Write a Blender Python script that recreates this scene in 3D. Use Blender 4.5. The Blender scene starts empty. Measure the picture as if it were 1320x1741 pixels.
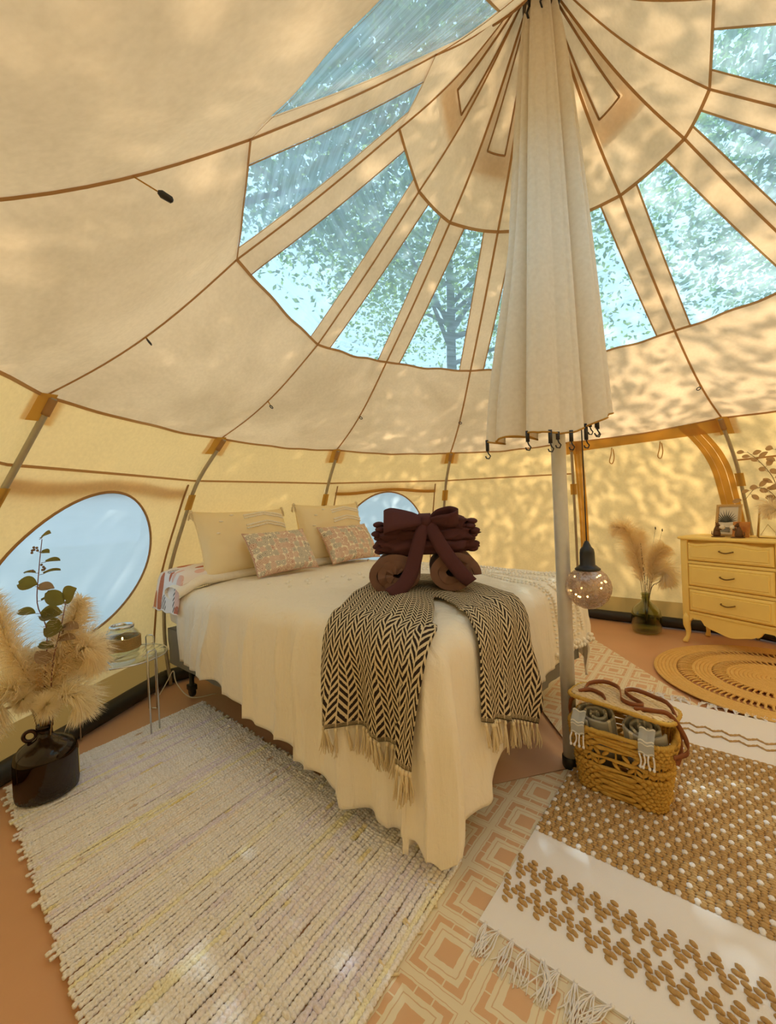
import bpy, bmesh, math, random
import numpy as np
from mathutils import Vector, Matrix, noise as mnoise

# ---------------------------------------------------------------- camera, world, sun, exposure
scene = bpy.context.scene
col = scene.collection
FPX, PITCH, ROLL = 716.291, -.0105, .0448
cam_d = bpy.data.cameras.new('camera')
cam_d.sensor_fit = 'HORIZONTAL'; cam_d.sensor_width = 36.0
cam_d.lens = FPX / 1320 * 36.0
cam_d.clip_start = .02
cam = bpy.data.objects.new('camera', cam_d); col.objects.link(cam)
_F = Vector((0, math.cos(PITCH), math.sin(PITCH))); _U = Vector((0, -math.sin(PITCH), math.cos(PITCH))); _R = Vector((1, 0, 0))
_c, _s = math.cos(ROLL), math.sin(ROLL)
_R2 = _c * _R - _s * _U; _U2 = _s * _R + _c * _U
mw = Matrix((( _R2.x, _U2.x, -_F.x, 0), (_R2.y, _U2.y, -_F.y, 0), (_R2.z, _U2.z, -_F.z, 1.2), (0, 0, 0, 1)))
cam.matrix_world = mw
scene.camera = cam

world = bpy.data.worlds.new('world'); scene.world = world
world.use_nodes = True
_bg = world.node_tree.nodes['Background']
_bg.inputs[0].default_value = (.71, .87, 1.0, 1); _bg.inputs[1].default_value = 1.62

sun_d = bpy.data.lights.new('sun_offscreen', 'SUN'); sun_d.energy = 6.5; sun_d.angle = .010; sun_d.color = (1, .93, .78)
sun = bpy.data.objects.new('sun_offscreen', sun_d); col.objects.link(sun)
SUN_DIR = Vector((.16, .62, 1.25)).normalized()          # towards the sun
sun.rotation_euler = SUN_DIR.to_track_quat('Z', 'Y').to_euler()

scene.view_settings.view_transform = 'Standard'
scene.view_settings.look = 'None'
scene.view_settings.gamma = 1.0
scene.view_settings.use_curve_mapping = False
scene.view_settings.exposure = 0.84
scene.cycles.max_bounces = 12; scene.cycles.diffuse_bounces = 8; scene.cycles.transparent_max_bounces = 24
scene.cycles.transmission_bounces = 10; scene.cycles.glossy_bounces = 4

rnd = random.Random(7)
PI = math.pi

# ---------------------------------------------------------------- helpers
class MB:
    """collects geometry for one mesh"""
    def __init__(s): s.v = []; s.f = []; s.uv = {}; s.mi = []
    def add(s, v, f, uvs=None):
        o = len(s.v); s.v += [tuple(p) for p in v]
        for i, q in enumerate(f):
            if uvs: s.uv[len(s.f)] = uvs[i]
            s.f.append(tuple(o + j for j in q))
    def grid(s, fn, us, vs, closed=False, uvfn=None):
        nu, nv = len(us), len(vs)
        P = [fn(u, v) for u in us for v in vs]
        F = []; UV = []
        for i in range(nu if closed else nu - 1):
            for j in range(nv - 1):
                i2 = (i + 1) % nu
                F.append((i * nv + j, i2 * nv + j, i2 * nv + j + 1, i * nv + j + 1))
                if uvfn:
                    UV.append([uvfn(us[i], vs[j]), uvfn(us[i2], vs[j]), uvfn(us[i2], vs[j + 1]), uvfn(us[i], vs[j + 1])])
        s.add(P, F, UV if uvfn else None)
    def tube(s, path, r, n=8, closed=False, caps=True, flat=1.0, up=None):
        path = [Vector(p) for p in path]; m = len(path)
        rr = r if isinstance(r, (list, tuple)) else [r] * m
        prev = None; P = []
        for i in range(m):
            a = path[(i - 1) % m] if (closed or i > 0) else path[i]
            b = path[(i + 1) % m] if (closed or i < m - 1) else path[i]
            t = (b - a)
            t = t.normalized() if t.length > 1e-9 else Vector((0, 0, 1))
            if up is not None:
                x = Vector(up).cross(t)
                if x.length < 1e-4: x = t.orthogonal()
                x.normalize()
            else:
                if prev is None: x = t.orthogonal().normalized()
                else:
                    x = prev - t * prev.dot(t)
                    x = x.normalized() if x.length > 1e-6 else t.orthogonal().normalized()
            prev = x; y = t.cross(x)
            for k in range(n):
                an = 2 * PI * k / n
                P.append(path[i] + (x * math.cos(an) + y * math.sin(an) * flat) * rr[i])
        F = []
        for i in range(m if closed else m - 1):
            i2 = (i + 1) % m
            for k in range(n): F.append((i * n + k, i * n + (k + 1) % n, i2 * n + (k + 1) % n, i2 * n + k))
        if caps and not closed:
            F.append(tuple(range(n - 1, -1, -1))); F.append(tuple((m - 1) * n + k for k in range(n)))
        s.add(P, F)
    def lathe(s, prof, c=(0, 0, 0), n=32, wob=None):
        P = []; m = len(prof)
        for (r, z) in prof:
            for k in range(n):
                a = 2 * PI * k / n; q = r * (wob(a, z) if wob else 1)
                P.append((c[0] + q * math.cos(a), c[1] + q * math.sin(a), c[2] + z))
        F = []
        for i in range(m - 1):
            for k in range(n): F.append((i * n + k, i * n + (k + 1) % n, (i + 1) * n + (k + 1) % n, (i + 1) * n + k))
        s.add(P, F)
    def box(s, c, h, M=None, bev=0.0):
        """centre c, half sizes h, optional 3x3 axes; chamfered when bev > 0"""
        c = Vector(c)
        if bev <= 0:
            L = [(x, y, z) for x in (-1, 1) for y in (-1, 1) for z in (-1, 1)]
            P = [Vector((x * h[0], y * h[1], z * h[2])) for x, y, z in L]
            F = [(0, 1, 3, 2), (4, 6, 7, 5), (0, 4, 5, 1), (2, 3, 7, 6), (0, 2, 6, 4), (1, 5, 7, 3)]
        else:
            bm = bmesh.new(); bmesh.ops.create_cube(bm, size=2)
            for v in bm.verts: v.co = Vector((v.co.x * h[0], v.co.y * h[1], v.co.z * h[2]))
            bmesh.ops.bevel(bm, geom=bm.edges[:], offset=bev, segments=2, profile=.6, affect='EDGES')
            bm.verts.index_update(); P = [v.co.copy() for v in bm.verts]; F = [tuple(v.index for v in f.verts) for f in bm.faces]; bm.free()
        if M is not None: P = [M @ p for p in P]
        s.add([c + p for p in P], F)
    def ellipsoid(s, c, r, nu=12, nv=8, M=None, fn=None):
        c = Vector(c); P = []; F = []
        for j in range(nv + 1):
            ph = PI * j / nv
            for i in range(nu):
                th = 2 * PI * i / nu
                d = Vector((math.sin(ph) * math.cos(th), math.sin(ph) * math.sin(th), math.cos(ph)))
                k = fn(d) if fn else 1.0
                p = Vector((d.x * r[0], d.y * r[1], d.z * r[2])) * k
                P.append(c + (M @ p if M is not None else p))
        for j in range(nv):
            for i in range(nu): F.append((j * nu + i, (j + 1) * nu + i, (j + 1) * nu + (i + 1) % nu, j * nu + (i + 1) % nu))
        s.add(P, F)
    def mesh(s, name, smooth=True):
        me = bpy.data.meshes.new(name)
        me.from_pydata(s.v, [], s.f)
        if s.uv:
            l = me.uv_layers.new(name='uv')
            for p in me.polygons:
                u = s.uv.get(p.index)
                if u:
                    for k, li in enumerate(p.loop_indices): l.data[li].uv = u[k]
        if smooth: me.polygons.foreach_set('use_smooth', [True] * len(me.polygons))
        me.validate(); me.update()
        return me
    def build(s, name, m, parent=None, smooth=True, origin=None):
        """links the geometry (given in world space) as one object"""
        o0 = Vector(origin) if origin is not None else (parent_loc(parent) if parent else Vector((0, 0, 0)))
        if not parent and origin is None and s.v:
            a = np.array(s.v); o0 = Vector(((a[:, 0].min() + a[:, 0].max()) / 2, (a[:, 1].min() + a[:, 1].max()) / 2, a[:, 2].min()))
        s.v = [(p[0] - o0.x, p[1] - o0.y, p[2] - o0.z) for p in s.v]
        me = s.mesh(name, smooth); me.materials.append(m)
        o = bpy.data.objects.new(name, me); col.objects.link(o)
        if parent: o.parent = parent; o.location = o0 - parent_loc(parent)
        else: o.location = o0
        return o
def parent_loc(o):
    p = Vector(o.location)
    while o.parent: o = o.parent; p += Vector(o.location)
    return p
def tag(o, label=None, cat=None, group=None, kind=None):
    if label: o['label'] = label
    if cat: o['category'] = cat
    if group: o['group'] = group
    if kind: o['kind'] = kind
    return o
def empty(name, loc, label=None, cat=None, group=None, kind=None):
    o = bpy.data.objects.new(name, None); o.empty_display_size = .05; col.objects.link(o); o.location = loc
    return tag(o, label, cat, group, kind)
def inst(me, name, parent, loc=(0, 0, 0), rot=(0, 0, 0), sc=(1, 1, 1), color=None, M=None):
    """a piece that shares mesh data; loc is in the parent's space"""
    o = bpy.data.objects.new(name, me); col.objects.link(o); o.parent = parent
    if M is not None: o.matrix_local = M
    else: o.location = loc; o.rotation_euler = rot; o.scale = sc
    if color: o.color = color
    return o
def lin(a, b, n): return [a + (b - a) * i / (n - 1) for i in range(n)]
def lerp(a, b, t): return a + (b - a) * t
def smooth01(x): x = max(0., min(1., x)); return x * x * (3 - 2 * x)
def nz(p, s=1.0): return mnoise.noise(Vector(p) * s)
def spline(pts, n):
    """Catmull-Rom through points"""
    pts = [Vector(p) for p in pts]; out = []
    m = len(pts) - 1
    for i in range(n):
        t = i / (n - 1) * m; k = min(int(t), m - 1); u = t - k
        p1, p2 = pts[k], pts[k + 1]; p0 = pts[k - 1] if k else p1 * 2 - p2; p3 = pts[k + 2] if k + 2 <= m else p2 * 2 - p1
        out.append(.5 * ((2 * p1) + (p2 - p0) * u + (2 * p0 - 5 * p1 + 4 * p2 - p3) * u * u + (3 * p1 - p0 - 3 * p2 + p3) * u ** 3))
    return out

# ---------------------------------------------------------------- materials
class NT:
    def __init__(s, name):
        s.m = bpy.data.materials.new(name); s.m.use_nodes = True; s.t = s.m.node_tree; s.t.nodes.clear()
        s.out = s.n('ShaderNodeOutputMaterial')
    def n(s, typ, **kw):
        x = s.t.nodes.new(typ)
        for k, v in kw.items(): setattr(x, k, v)
        return x
    def set(s, sock, v):
        if hasattr(v, 'is_linked') or isinstance(v, bpy.types.NodeSocket): s.t.links.new(v, sock)
        elif isinstance(v, (tuple, list)) and len(v) == 3 and len(sock.default_value) == 4: sock.default_value = (*v, 1)
        else: sock.default_value = v
    def math(s, op, a, b=0.0, c=None, clamp=False):
        x = s.n('ShaderNodeMath', operation=op); x.use_clamp = clamp
        s.set(x.inputs[0], a); s.set(x.inputs[1], b)
        if c is not None: s.set(x.inputs[2], c)
        return x.outputs[0]
    def mix(s, f, a, b, blend='MIX'):
        x = s.n('ShaderNodeMix', data_type='RGBA', blend_type=blend)
        s.set(x.inputs[0], f); s.set(x.inputs[6], a); s.set(x.inputs[7], b); return x.outputs[2]
    def coord(s, which='Object'): return s.n('ShaderNodeTexCoord').outputs[which]
    def mapping(s, vec, scale=(1, 1, 1), rot=(0, 0, 0)):
        x = s.n('ShaderNodeMapping'); s.set(x.inputs[0], vec); x.inputs['Scale'].default_value = scale; x.inputs['Rotation'].default_value = rot; return x.outputs[0]
    def noise(s, vec, scale, detail=3, rough=.5, dist=0):
        x = s.n('ShaderNodeTexNoise'); s.set(x.inputs['Vector'], vec); x.inputs['Scale'].default_value = scale
        x.inputs['Detail'].default_value = detail; x.inputs['Roughness'].default_value = rough; x.inputs['Distortion'].default_value = dist
        return x.outputs[0]
    def vor(s, vec, scale, feature='F1', rnd=1.0):
        x = s.n('ShaderNodeTexVoronoi', feature=feature); s.set(x.inputs['Vector'], vec); x.inputs['Scale'].default_value = scale
        if 'Randomness' in x.inputs: x.inputs['Randomness'].default_value = rnd
        return x
    def ramp(s, f, stops, interp='LINEAR'):
        x = s.n('ShaderNodeValToRGB'); s.set(x.inputs[0], f); r = x.color_ramp; r.interpolation = interp
        while len(r.elements) < len(stops): r.elements.new(.5)
        for e, (p, c) in zip(r.elements, stops): e.position = p; e.color = (*c, 1) if len(c) == 3 else c
        return x.outputs[0]
    def sep(s, vec):
        x = s.n('ShaderNodeSeparateXYZ'); s.set(x.inputs[0], vec); return x.outputs
    def bump(s, h, strength=.3, dist=.01):
        x = s.n('ShaderNodeBump'); x.inputs['Strength'].default_value = strength; x.inputs['Distance'].default_value = dist; s.set(x.inputs['Height'], h); return x.outputs[0]
    def princ(s, base, rough=.8, metal=0, normal=None, **kw):
        b = s.n('ShaderNodeBsdfPrincipled'); s.set(b.inputs['Base Color'], base); s.set(b.inputs['Roughness'], rough); b.inputs['Metallic'].default_value = metal
        if normal is not None: s.set(b.inputs['Normal'], normal)
        for k, v in kw.items(): s.set(b.inputs[k], v)
        return b.outputs[0]
    def shader(s, typ, **kw):
        x = s.n(typ)
        for k, v in kw.items(): s.set(x.inputs[k], v)
        return x.outputs[0]
    def mixsh(s, f, a, b):
        x = s.n('ShaderNodeMixShader'); s.set(x.inputs[0], f); s.t.links.new(a, x.inputs[1]); s.t.links.new(b, x.inputs[2]); return x.outputs[0]
    def done(s, sh): s.t.links.new(sh, s.out.inputs[0]); return s.m

def m_simple(name, c, rough=.7, metal=0, var=.12, scale=30, bump=0, **kw):
    t = NT(name); v = t.noise(t.coord(), scale, 4)
    base = t.mix(v, tuple(x * (1 - var) for x in c), tuple(min(1, x * (1 + var)) for x in c))
    return t.done(t.princ(base, rough, metal, t.bump(v, bump, .004) if bump else None, **kw))
def m_fabric(name, c, c2=None, weave=900, rough=.9, transl=0.0, var=.1, tc=None):
    t = NT(name); co = t.coord()
    n1 = t.noise(co, 6, 4); n2 = t.noise(co, weave, 2)
    c2 = c2 or tuple(x * (1 - var) for x in c)
    base = t.mix(n1, c, c2)
    nm = t.bump(n2, .25, .002)
    sh = t.princ(base, rough, 0, nm, **{'Specular IOR Level': .15})
    if transl > 0: sh = t.mixsh(transl, sh, t.shader('ShaderNodeBsdfTranslucent', Color=tc or c))
    return t.done(sh)
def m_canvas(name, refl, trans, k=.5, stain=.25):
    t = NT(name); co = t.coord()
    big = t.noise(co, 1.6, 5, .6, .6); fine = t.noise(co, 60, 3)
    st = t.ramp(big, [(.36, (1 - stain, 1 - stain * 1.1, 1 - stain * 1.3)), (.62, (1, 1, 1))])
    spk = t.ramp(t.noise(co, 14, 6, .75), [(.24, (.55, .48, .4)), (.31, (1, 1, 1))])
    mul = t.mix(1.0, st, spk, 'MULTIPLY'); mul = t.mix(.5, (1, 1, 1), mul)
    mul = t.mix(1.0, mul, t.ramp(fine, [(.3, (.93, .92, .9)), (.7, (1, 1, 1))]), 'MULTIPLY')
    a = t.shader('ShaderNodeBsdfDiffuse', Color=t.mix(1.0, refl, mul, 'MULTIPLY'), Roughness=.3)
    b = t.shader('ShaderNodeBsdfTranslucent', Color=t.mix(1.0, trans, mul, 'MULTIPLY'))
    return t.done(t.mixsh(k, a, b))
def m_vinyl(name, haze, tint, streak=(1, 14, 1), hz=(.72, .84, .92)):
    t = NT(name); co = t.mapping(t.coord('UV'), streak)
    s1 = t.noise(co, 2.2, 5, .6, .8); s2 = t.noise(t.coord('UV'), 6, 4)
    f = t.math('MULTIPLY', t.ramp(s1, [(.42, (.15, .15, .15)), (.7, (1, 1, 1))]), t.ramp(s2, [(.3, (.6, .6, .6)), (.8, (1, 1, 1))]))
    f = t.math('ADD', t.math('MULTIPLY', f, haze[1]), haze[0], clamp=True)
    tr = t.shader('ShaderNodeBsdfTransparent', Color=tint)
    df = t.mixsh(.75, t.shader('ShaderNodeBsdfDiffuse', Color=hz), t.shader('ShaderNodeBsdfTranslucent', Color=hz))
    sh = t.mixsh(f, tr, df)
    gl = t.shader('ShaderNodeBsdfGlossy', Color=(1, 1, 1), Roughness=.12)
    fr = t.n('ShaderNodeFresnel'); fr.inputs[0].default_value = 1.35
    return t.done(t.mixsh(t.math('MULTIPLY', fr.outputs[0], .6), sh, gl))
def m_glass(name, tint, ior=1.45, rough=.02):
    """thin clear glass: see-through with fresnel reflection"""
    t = NT(name)
    tr = t.shader('ShaderNodeBsdfTransparent', Color=tint)
    gl = t.shader('ShaderNodeBsdfGlossy', Color=(1, 1, 1), Roughness=rough)
    lw = t.n('ShaderNodeLayerWeight'); lw.inputs[0].default_value = .35
    return t.done(t.mixsh(t.math('MULTIPLY', lw.outputs['Facing'], .55), tr, gl))
def m_objcolor(name, rough=.9, var=.25, scale=40, transl=0):
    t = NT(name); oi = t.n('ShaderNodeObjectInfo').outputs['Color']; co = t.coord()
    n1 = t.noise(co, scale, 3)
    base = t.mix(1.0, oi, t.ramp(n1, [(.3, (1 - var,) * 3), (.65, (1, 1, 1))]), 'MULTIPLY')
    nm = t.bump(t.noise(co, 700, 2), .3, .002)
    return t.done(t.princ(base, rough, 0, nm, **{'Specular IOR Level': .1}))

MT = {}
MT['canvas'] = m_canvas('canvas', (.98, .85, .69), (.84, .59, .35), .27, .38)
MT['wall_canvas'] = m_canvas('wall_canvas', (.98, .80, .49), (.93, .63, .26), .26, .1)
MT['tape'] = m_fabric('seam_tape', (.52, .31, .14), transl=.25, tc=(.55, .30, .10))
MT['strap'] = m_fabric('strap', (.62, .38, .10), transl=.35, tc=(.85, .5, .10))
MT['liner'] = m_canvas('liner', (.95, .89, .77), (.95, .85, .66), .20, .04)
MT['vinyl'] = m_vinyl('roof_vinyl', (.34, .40), (.44, .58, .66), (1, 14, 1), (.37, .49, .57))
MT['vinyl_wall'] = m_vinyl('wall_vinyl', (.97, .03), (.85, .95, .97), (1, 9, 1), (.37, .43, .465))
MT['steel'] = m_simple('steel_pole', (.42, .38, .30), .45, .6)
MT['alu'] = m_simple('aluminium', (.62, .62, .62), .45, .35, .15, 20)
MT['black'] = m_simple('black_plastic', (.015, .014, .015), .4)
MT['blackpvc'] = m_simple('black_pvc', (.025, .022, .02), .5)
MT['floor'] = m_simple('groundsheet', (.66, .37, .21), .42, 0, .10, 3, .15)
MT['skirt'] = m_fabric('skirt', (.38, .22, .08), transl=.3, tc=(.5, .27, .07))
MT['chrome'] = m_simple('chrome', (.75, .75, .74), .16, 1.0, .03)
MT['gold'] = m_simple('brass_wire', (.55, .38, .12), .3, .9, .05)
MT['bark'] = m_simple('bark', (.10, .075, .05), .9, 0, .3, 8, .5)
# ---------------------------------------------------------------- tent geometry
PX, PY, PH = .7715, 1.8821, 3.2244
def rib_angle(k): return PH - k * PI / 6
RINGS = {'e': (2.1225, 1.7165), 'b': (1.3242, 2.2108), 't': (.6203, 2.7955)}
RIB_FIX = {('e', 0): (-1.358, 1.696, 1.712), ('e', 1): (-1.093, 2.81, 1.711), ('e', 2): (-.421, 3.628, 1.715), ('e', 3): (.615, 3.997, 1.691), ('e', 5): (2.488, 3.108, 1.752),
           ('b', 11): (-.324, 1.134, 2.201), ('b', 0): (-.576, 1.741, 2.248), ('b', 1): (-.368, 2.471, 2.172), ('b', 2): (.035, 2.966, 2.222), ('b', 3): (.671, 3.201, 2.208), ('b', 5): (1.842, 2.643, 2.225),
           ('t', 11): (.241, 1.519, 2.808), ('t', 0): (.119, 1.815, 2.815), ('t', 1): (.227, 2.148, 2.792), ('t', 2): (.421, 2.394, 2.792), ('t', 5): (1.296, 2.233, 2.787), ('t', 6): (1.411, 1.913, 2.801), ('t', 7): (1.323, 1.651, 2.769)}
def rib_pt(k, ring):
    k %= 12
    if (ring, k) in RIB_FIX: return Vector(RIB_FIX[(ring, k)])
    R, h = RINGS[ring]; a = rib_angle(k)
    return Vector((PX + R * math.cos(a), PY + R * math.sin(a), h))
def rib_rz(k, R, z):
    a = rib_angle(k); return Vector((PX + R * math.cos(a), PY + R * math.sin(a), z))
WALL_PROF = [(2.30, 1.44), (2.46, 1.16), (2.58, .92), (2.67, .69), (2.72, .45), (2.75, .22), (2.74, .0)]
APEX_R, APEX_Z = .055, 3.47
def rib_roof(k, t):
    """t: 0 eave, 1 ring b, 2 ring t, 3 apex; with the slack of the cloth"""
    e, b, p = rib_pt(k, 'e'), rib_pt(k, 'b'), rib_pt(k, 't'); a = rib_rz(k, APEX_R, APEX_Z)
    if t <= 1: q = e.lerp(b, t); q.z -= .05 * math.sin(PI * t); return q
    if t <= 2: q = b.lerp(p, t - 1); q.z -= .012 * math.sin(PI * (t - 1)); return q
    q = p.lerp(a, t - 2); u = t - 2
    q.z -= .05 * math.sin(PI * u); return q
def rib_wall(k, t):
    """t in 0..1 from the eave down to the ground"""
    pts = [rib_pt(k, 'e')] + [rib_rz(k, R, z) for R, z in WALL_PROF]
    n = len(pts) - 1; x = t * n; i = min(int(x), n - 1); u = x - i
    p1, p2 = pts[i], pts[i + 1]; p0 = pts[i - 1] if i else p1 * 2 - p2; p3 = pts[i + 2] if i + 2 <= n else p2 * 2 - p1
    return .5 * ((2 * p1) + (p2 - p0) * u + (2 * p0 - 5 * p1 + 4 * p2 - p3) * u * u + (3 * p1 - p0 - 3 * p2 + p3) * u ** 3)
def inward(p):
    d = Vector((PX - p.x, PY - p.y, 0)); return d.normalized() if d.length > 1e-6 else Vector((0, 0, 0))
def roof(k, c, t, off=0.0):
    """point on the roof in gore k (rib k to k+1), c across 0..1, t up the slope"""
    p = rib_roof(k, t).lerp(rib_roof(k + 1, t), c)
    m = math.sin(PI * c)
    sag = (.022 if t < 1 else .012) * m
    # soft wrinkles that run up the slope, strongest just under the windows and towards the eave
    w = 0
    if t < 1:
        w = .010 * m * nz((k * 3.1 + c * 5.0, t * .8, 1.7)) + .007 * m * smooth01(t * 1.2 - .3) * math.sin(c * 19 + k * 2 + 2 * nz((k, t * 2, 5)))
    p.z -= sag + w
    if t == 1 or (t < 1 and t > .97): p.z -= .006 * m * math.sin(c * 14 + k)
    if off: p += (inward(p) * .6 + Vector((0, 0, -.8))) * off
    return p
def wall(k, c, t, off=0.0):
    p = rib_wall(k, t).lerp(rib_wall(k + 1, t), c)
    m = math.sin(PI * c)
    d = inward(p)
    p += d * (.012 * m * math.sin(PI * min(1, t * 1.4)) + .006 * m * nz((k * 2.3 + c * 3, t * 6, 3.3)))
    if t < .03: p.z -= .020 * m
    if off: p += d * off
    return p
def dense(a, b, n): return lin(a, b, n)

ceiling = empty('ceiling', (PX, PY, RINGS['e'][1]), 'cream canvas tent roof rising in twelve gores with clear vinyl windows', None, kind='structure')
wall_o = empty('wall_round', (PX, PY, 0), 'cream canvas tent wall curving round the room below the eave seam', None, kind='structure')

def uvg(k): return lambda c, t: (c + k, t)
def margin(k, t, w=.095):
    a, b = rib_roof(k, t), rib_roof(k + 1, t); return min(.42, w / max((a - b).length, 1e-3))

for k in range(12):
    # lower roof panel
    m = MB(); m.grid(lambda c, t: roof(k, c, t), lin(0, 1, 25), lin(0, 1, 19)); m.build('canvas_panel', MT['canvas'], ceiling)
    # canvas margins beside the window, and the pane between them
    ts = lin(1, 2, 9)
    for side in (0, 1):
        m = MB()
        m.grid(lambda s, t: roof(k, s * margin(k, t) if side == 0 else 1 - (1 - s) * margin(k, t), t), lin(0, 1, 3), ts)
        m.build('window_margin', MT['canvas'], ceiling)
    def pane(s, t):
        mg = margin(k, t); return roof(k, mg + s * (1 - 2 * mg), t)
    m = MB(); m.grid(pane, lin(0, 1, 11), lin(1, 2, 13), uvfn=lambda s, t: (s * .5 + k * 3.7, t - 1)); m.build('window_pane', MT['vinyl'], ceiling)
    # upper cone panel
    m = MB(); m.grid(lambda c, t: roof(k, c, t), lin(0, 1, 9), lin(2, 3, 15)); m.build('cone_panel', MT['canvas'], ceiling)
    # vents in every other gore of the cone: a second layer of canvas outside, open in its middle
    if k % 5 in (0,) or k in (2, 8):
        m = MB()
        V = lambda c, t: roof(k, c, t, -.018)
        cs = (.06, .34, .66, .94)
        m.grid(V, lin(.02, .22, 3), lin(2.30, 3, 10)); m.grid(V, lin(.78, .98, 3), lin(2.30, 3, 10)); m.grid(V, lin(.22, .78, 4), lin(2.30, 2.43, 4))
        m.build('vent_hood', MT['canvas'], ceiling)
        m = MB()
        for a, b in (((.22, 2.43), (.78, 2.43)), ((.22, 2.43), (.22, 2.95)), ((.78, 2.43), (.78, 2.95))):
            pa = [roof(k, lerp(a[0], b[0], s), lerp(a[1], b[1], s), .004) for s in lin(0, 1, 9)]
            m.tube(pa, .0045, 4)
        m.build('vent_edge', MT['tape'], ceiling)
    # wall: strip under the eave (above the first wall seam), then the wall panel itself
    m = MB(); m.grid(lambda c, t: wall(k, c, t), lin(0, 1, 17), lin(0, WSEAM := 1 / 7, 6)); m.build('eave_strip', MT['wall_canvas'], wall_o)

def strip(name, pts_fn, n, w, mat, parent, axis='t'):
    """a tape of width w laid along a line of surface points; pts_fn(s) gives (centre, side vector)"""
    m = MB(); P = []; F = []
    for i in range(n):
        p, s = pts_fn(i / (n - 1)); P += [p - s * w / 2, p + s * w / 2]
    for i in range(n - 1): F.append((2 * i, 2 * i + 1, 2 * i + 3, 2 * i + 2))
    m.add(P, F); return m.build(name, mat, parent)

for k in range(12):
    a = rib_angle(k); side = Vector((-math.sin(a), math.cos(a), 0))
    # seam up the rib: roof
    def f(s):
        p = rib_roof(k, s * 3); return p + (inward(p) * .6 + Vector((0, 0, -.8))) * .004, side
    strip('rib_seam', f, 40, .013 , MT['tape'], ceiling)
    for t, w in ((0, .014), (1, .014), (2, .016)):
        def g(s):
            p = roof(k, s, t, .004); return p, Vector((inward(p).x * .5, inward(p).y * .5, .8)).normalized()
        strip('ring_seam', g, 20, w, MT['tape'], ceiling)
    for sgn in (0, 1):      # bound edges of the pane
        def h(s):
            t = 1 + s; mg = margin(k, t); p = roof(k, mg if sgn == 0 else 1 - mg, t, .003); return p, side
        strip('pane_edge', h, 12, .009, MT['tape'], ceiling)
    if k == 4: continue
    def j(s):
        p = wall(k, s, WSEAM, .004); return p, Vector((0, 0, 1))
    strip('wall_seam', j, 16, .013, MT['tape'], wall_o)

# wall panels below the seam; gores 0 and 2 carry oval windows, gore 4 the door
T0, T1 = WSEAM, 6 / 7
def wdom(k, c, h, off=0): return wall(k, c, lerp(T0, T1, h), off)
OVAL = {0: (.475, .40, .36, .335), 2: (.50, .40, .34, .335)}
win_n = 0
for k in range(12):
    if k in OVAL:
        cx, cy, rx, ry = OVAL[k]; n = 64
        m = MB(); P = []; F = []
        for i in range(n):
            a = 2 * PI * i / n; d = (math.cos(a) * rx, math.sin(a) * ry)
            # where the ray leaves the panel
            tx = ((1 - cx) if d[0] > 0 else cx) / max(abs(d[0]), 1e-9); ty = ((1 - cy) if d[1] > 0 else cy) / max(abs(d[1]), 1e-9)
            T = min(tx, ty)
            for q in range(7):
                s = lerp(1, T, q / 6); P.append(wdom(k, min(1, max(0, cx + d[0] * s)), min(1, max(0, cy + d[1] * s))))
        for i in range(n):
            for q in range(6): F.append((i * 7 + q, ((i + 1) % n) * 7 + q, ((i + 1) % n) * 7 + q + 1, i * 7 + q + 1))
        # corners
        ang = [math.atan2((Y - cy) / ry, (X - cx) / rx) for X, Y in ((1, 1), (0, 1), (0, 0), (1, 0))]
        for (X, Y), an in zip(((1, 1), (0, 1), (0, 0), (1, 0)), ang):
            i = int((an % (2 * PI)) / (2 * PI) * n); P.append(wdom(k, X, Y)); F.append((i * 7 + 6, ((i + 1) % n) * 7 + 6, len(P) - 1))
        m.add(P, F); m.build('wall_panel', MT['wall_canvas'], wall_o)
        win_n += 1
        w = empty('window_%d' % win_n, wdom(k, cx, cy), 'oval hazy vinyl window in the tent wall ' + ('behind the dried grasses' if k == 0 else 'behind the bed pillows'), None, kind='structure')
        m = MB(); m.grid(lambda a, r: wdom(k, cx + rx * r * math.cos(a), cy + ry * r * math.sin(a)), [2 * PI * i / n for i in range(n)], lin(0.001, 1, 9), closed=True,
                         uvfn=lambda a, r: (r * math.cos(a) + k, r * math.sin(a))); m.build('pane', MT['vinyl_wall'], w)
        m = MB(); m.tube([wdom(k, cx + rx * math.cos(2 * PI * i / n), cy + ry * math.sin(2 * PI * i / n), .004) for i in range(n)], .007, 6, closed=True); m.build('binding', MT['tape'], w)
        m = MB()
        C4 = [(.035, .02), (.035, .92), (.965, .92), (.965, .02)] if k == 0 else [(.09, .02), (.09, .92), (.91, .92), (.91, .02)]
        for (A, Bq) in zip(C4[:-1], C4[1:]): m.tube([wdom(k, lerp(A[0], Bq[0], s), lerp(A[1], Bq[1], s), .004) for s in lin(0, 1, 14)], .007, 4)
        m.build('flap_zip', MT['tape'], w)
        # the rolled-up cover tied along the top, outside the canvas
        m = MB(); m.tube([wdom(k, c, .045 + .01 * math.sin(c * 9), -.035) for c in lin(C4[0][0], C4[3][0], 16)], .042, 10, flat=.55); m.build('rolled_cover', MT['strap'], w)
    else:
        m = MB(); m.grid(lambda c, h: wdom(k, c, h), lin(0, 1, 17), lin(0, 1, 21)); m.build('wall_panel', MT['wall_canvas'], wall_o)
    m = MB(); m.grid(lambda c, h: wall(k, c, lerp(T1, 1, h)), lin(0, 1, 13), lin(0, 1, 5)); m.build('mud_skirt', MT['skirt'], wall_o)

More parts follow.
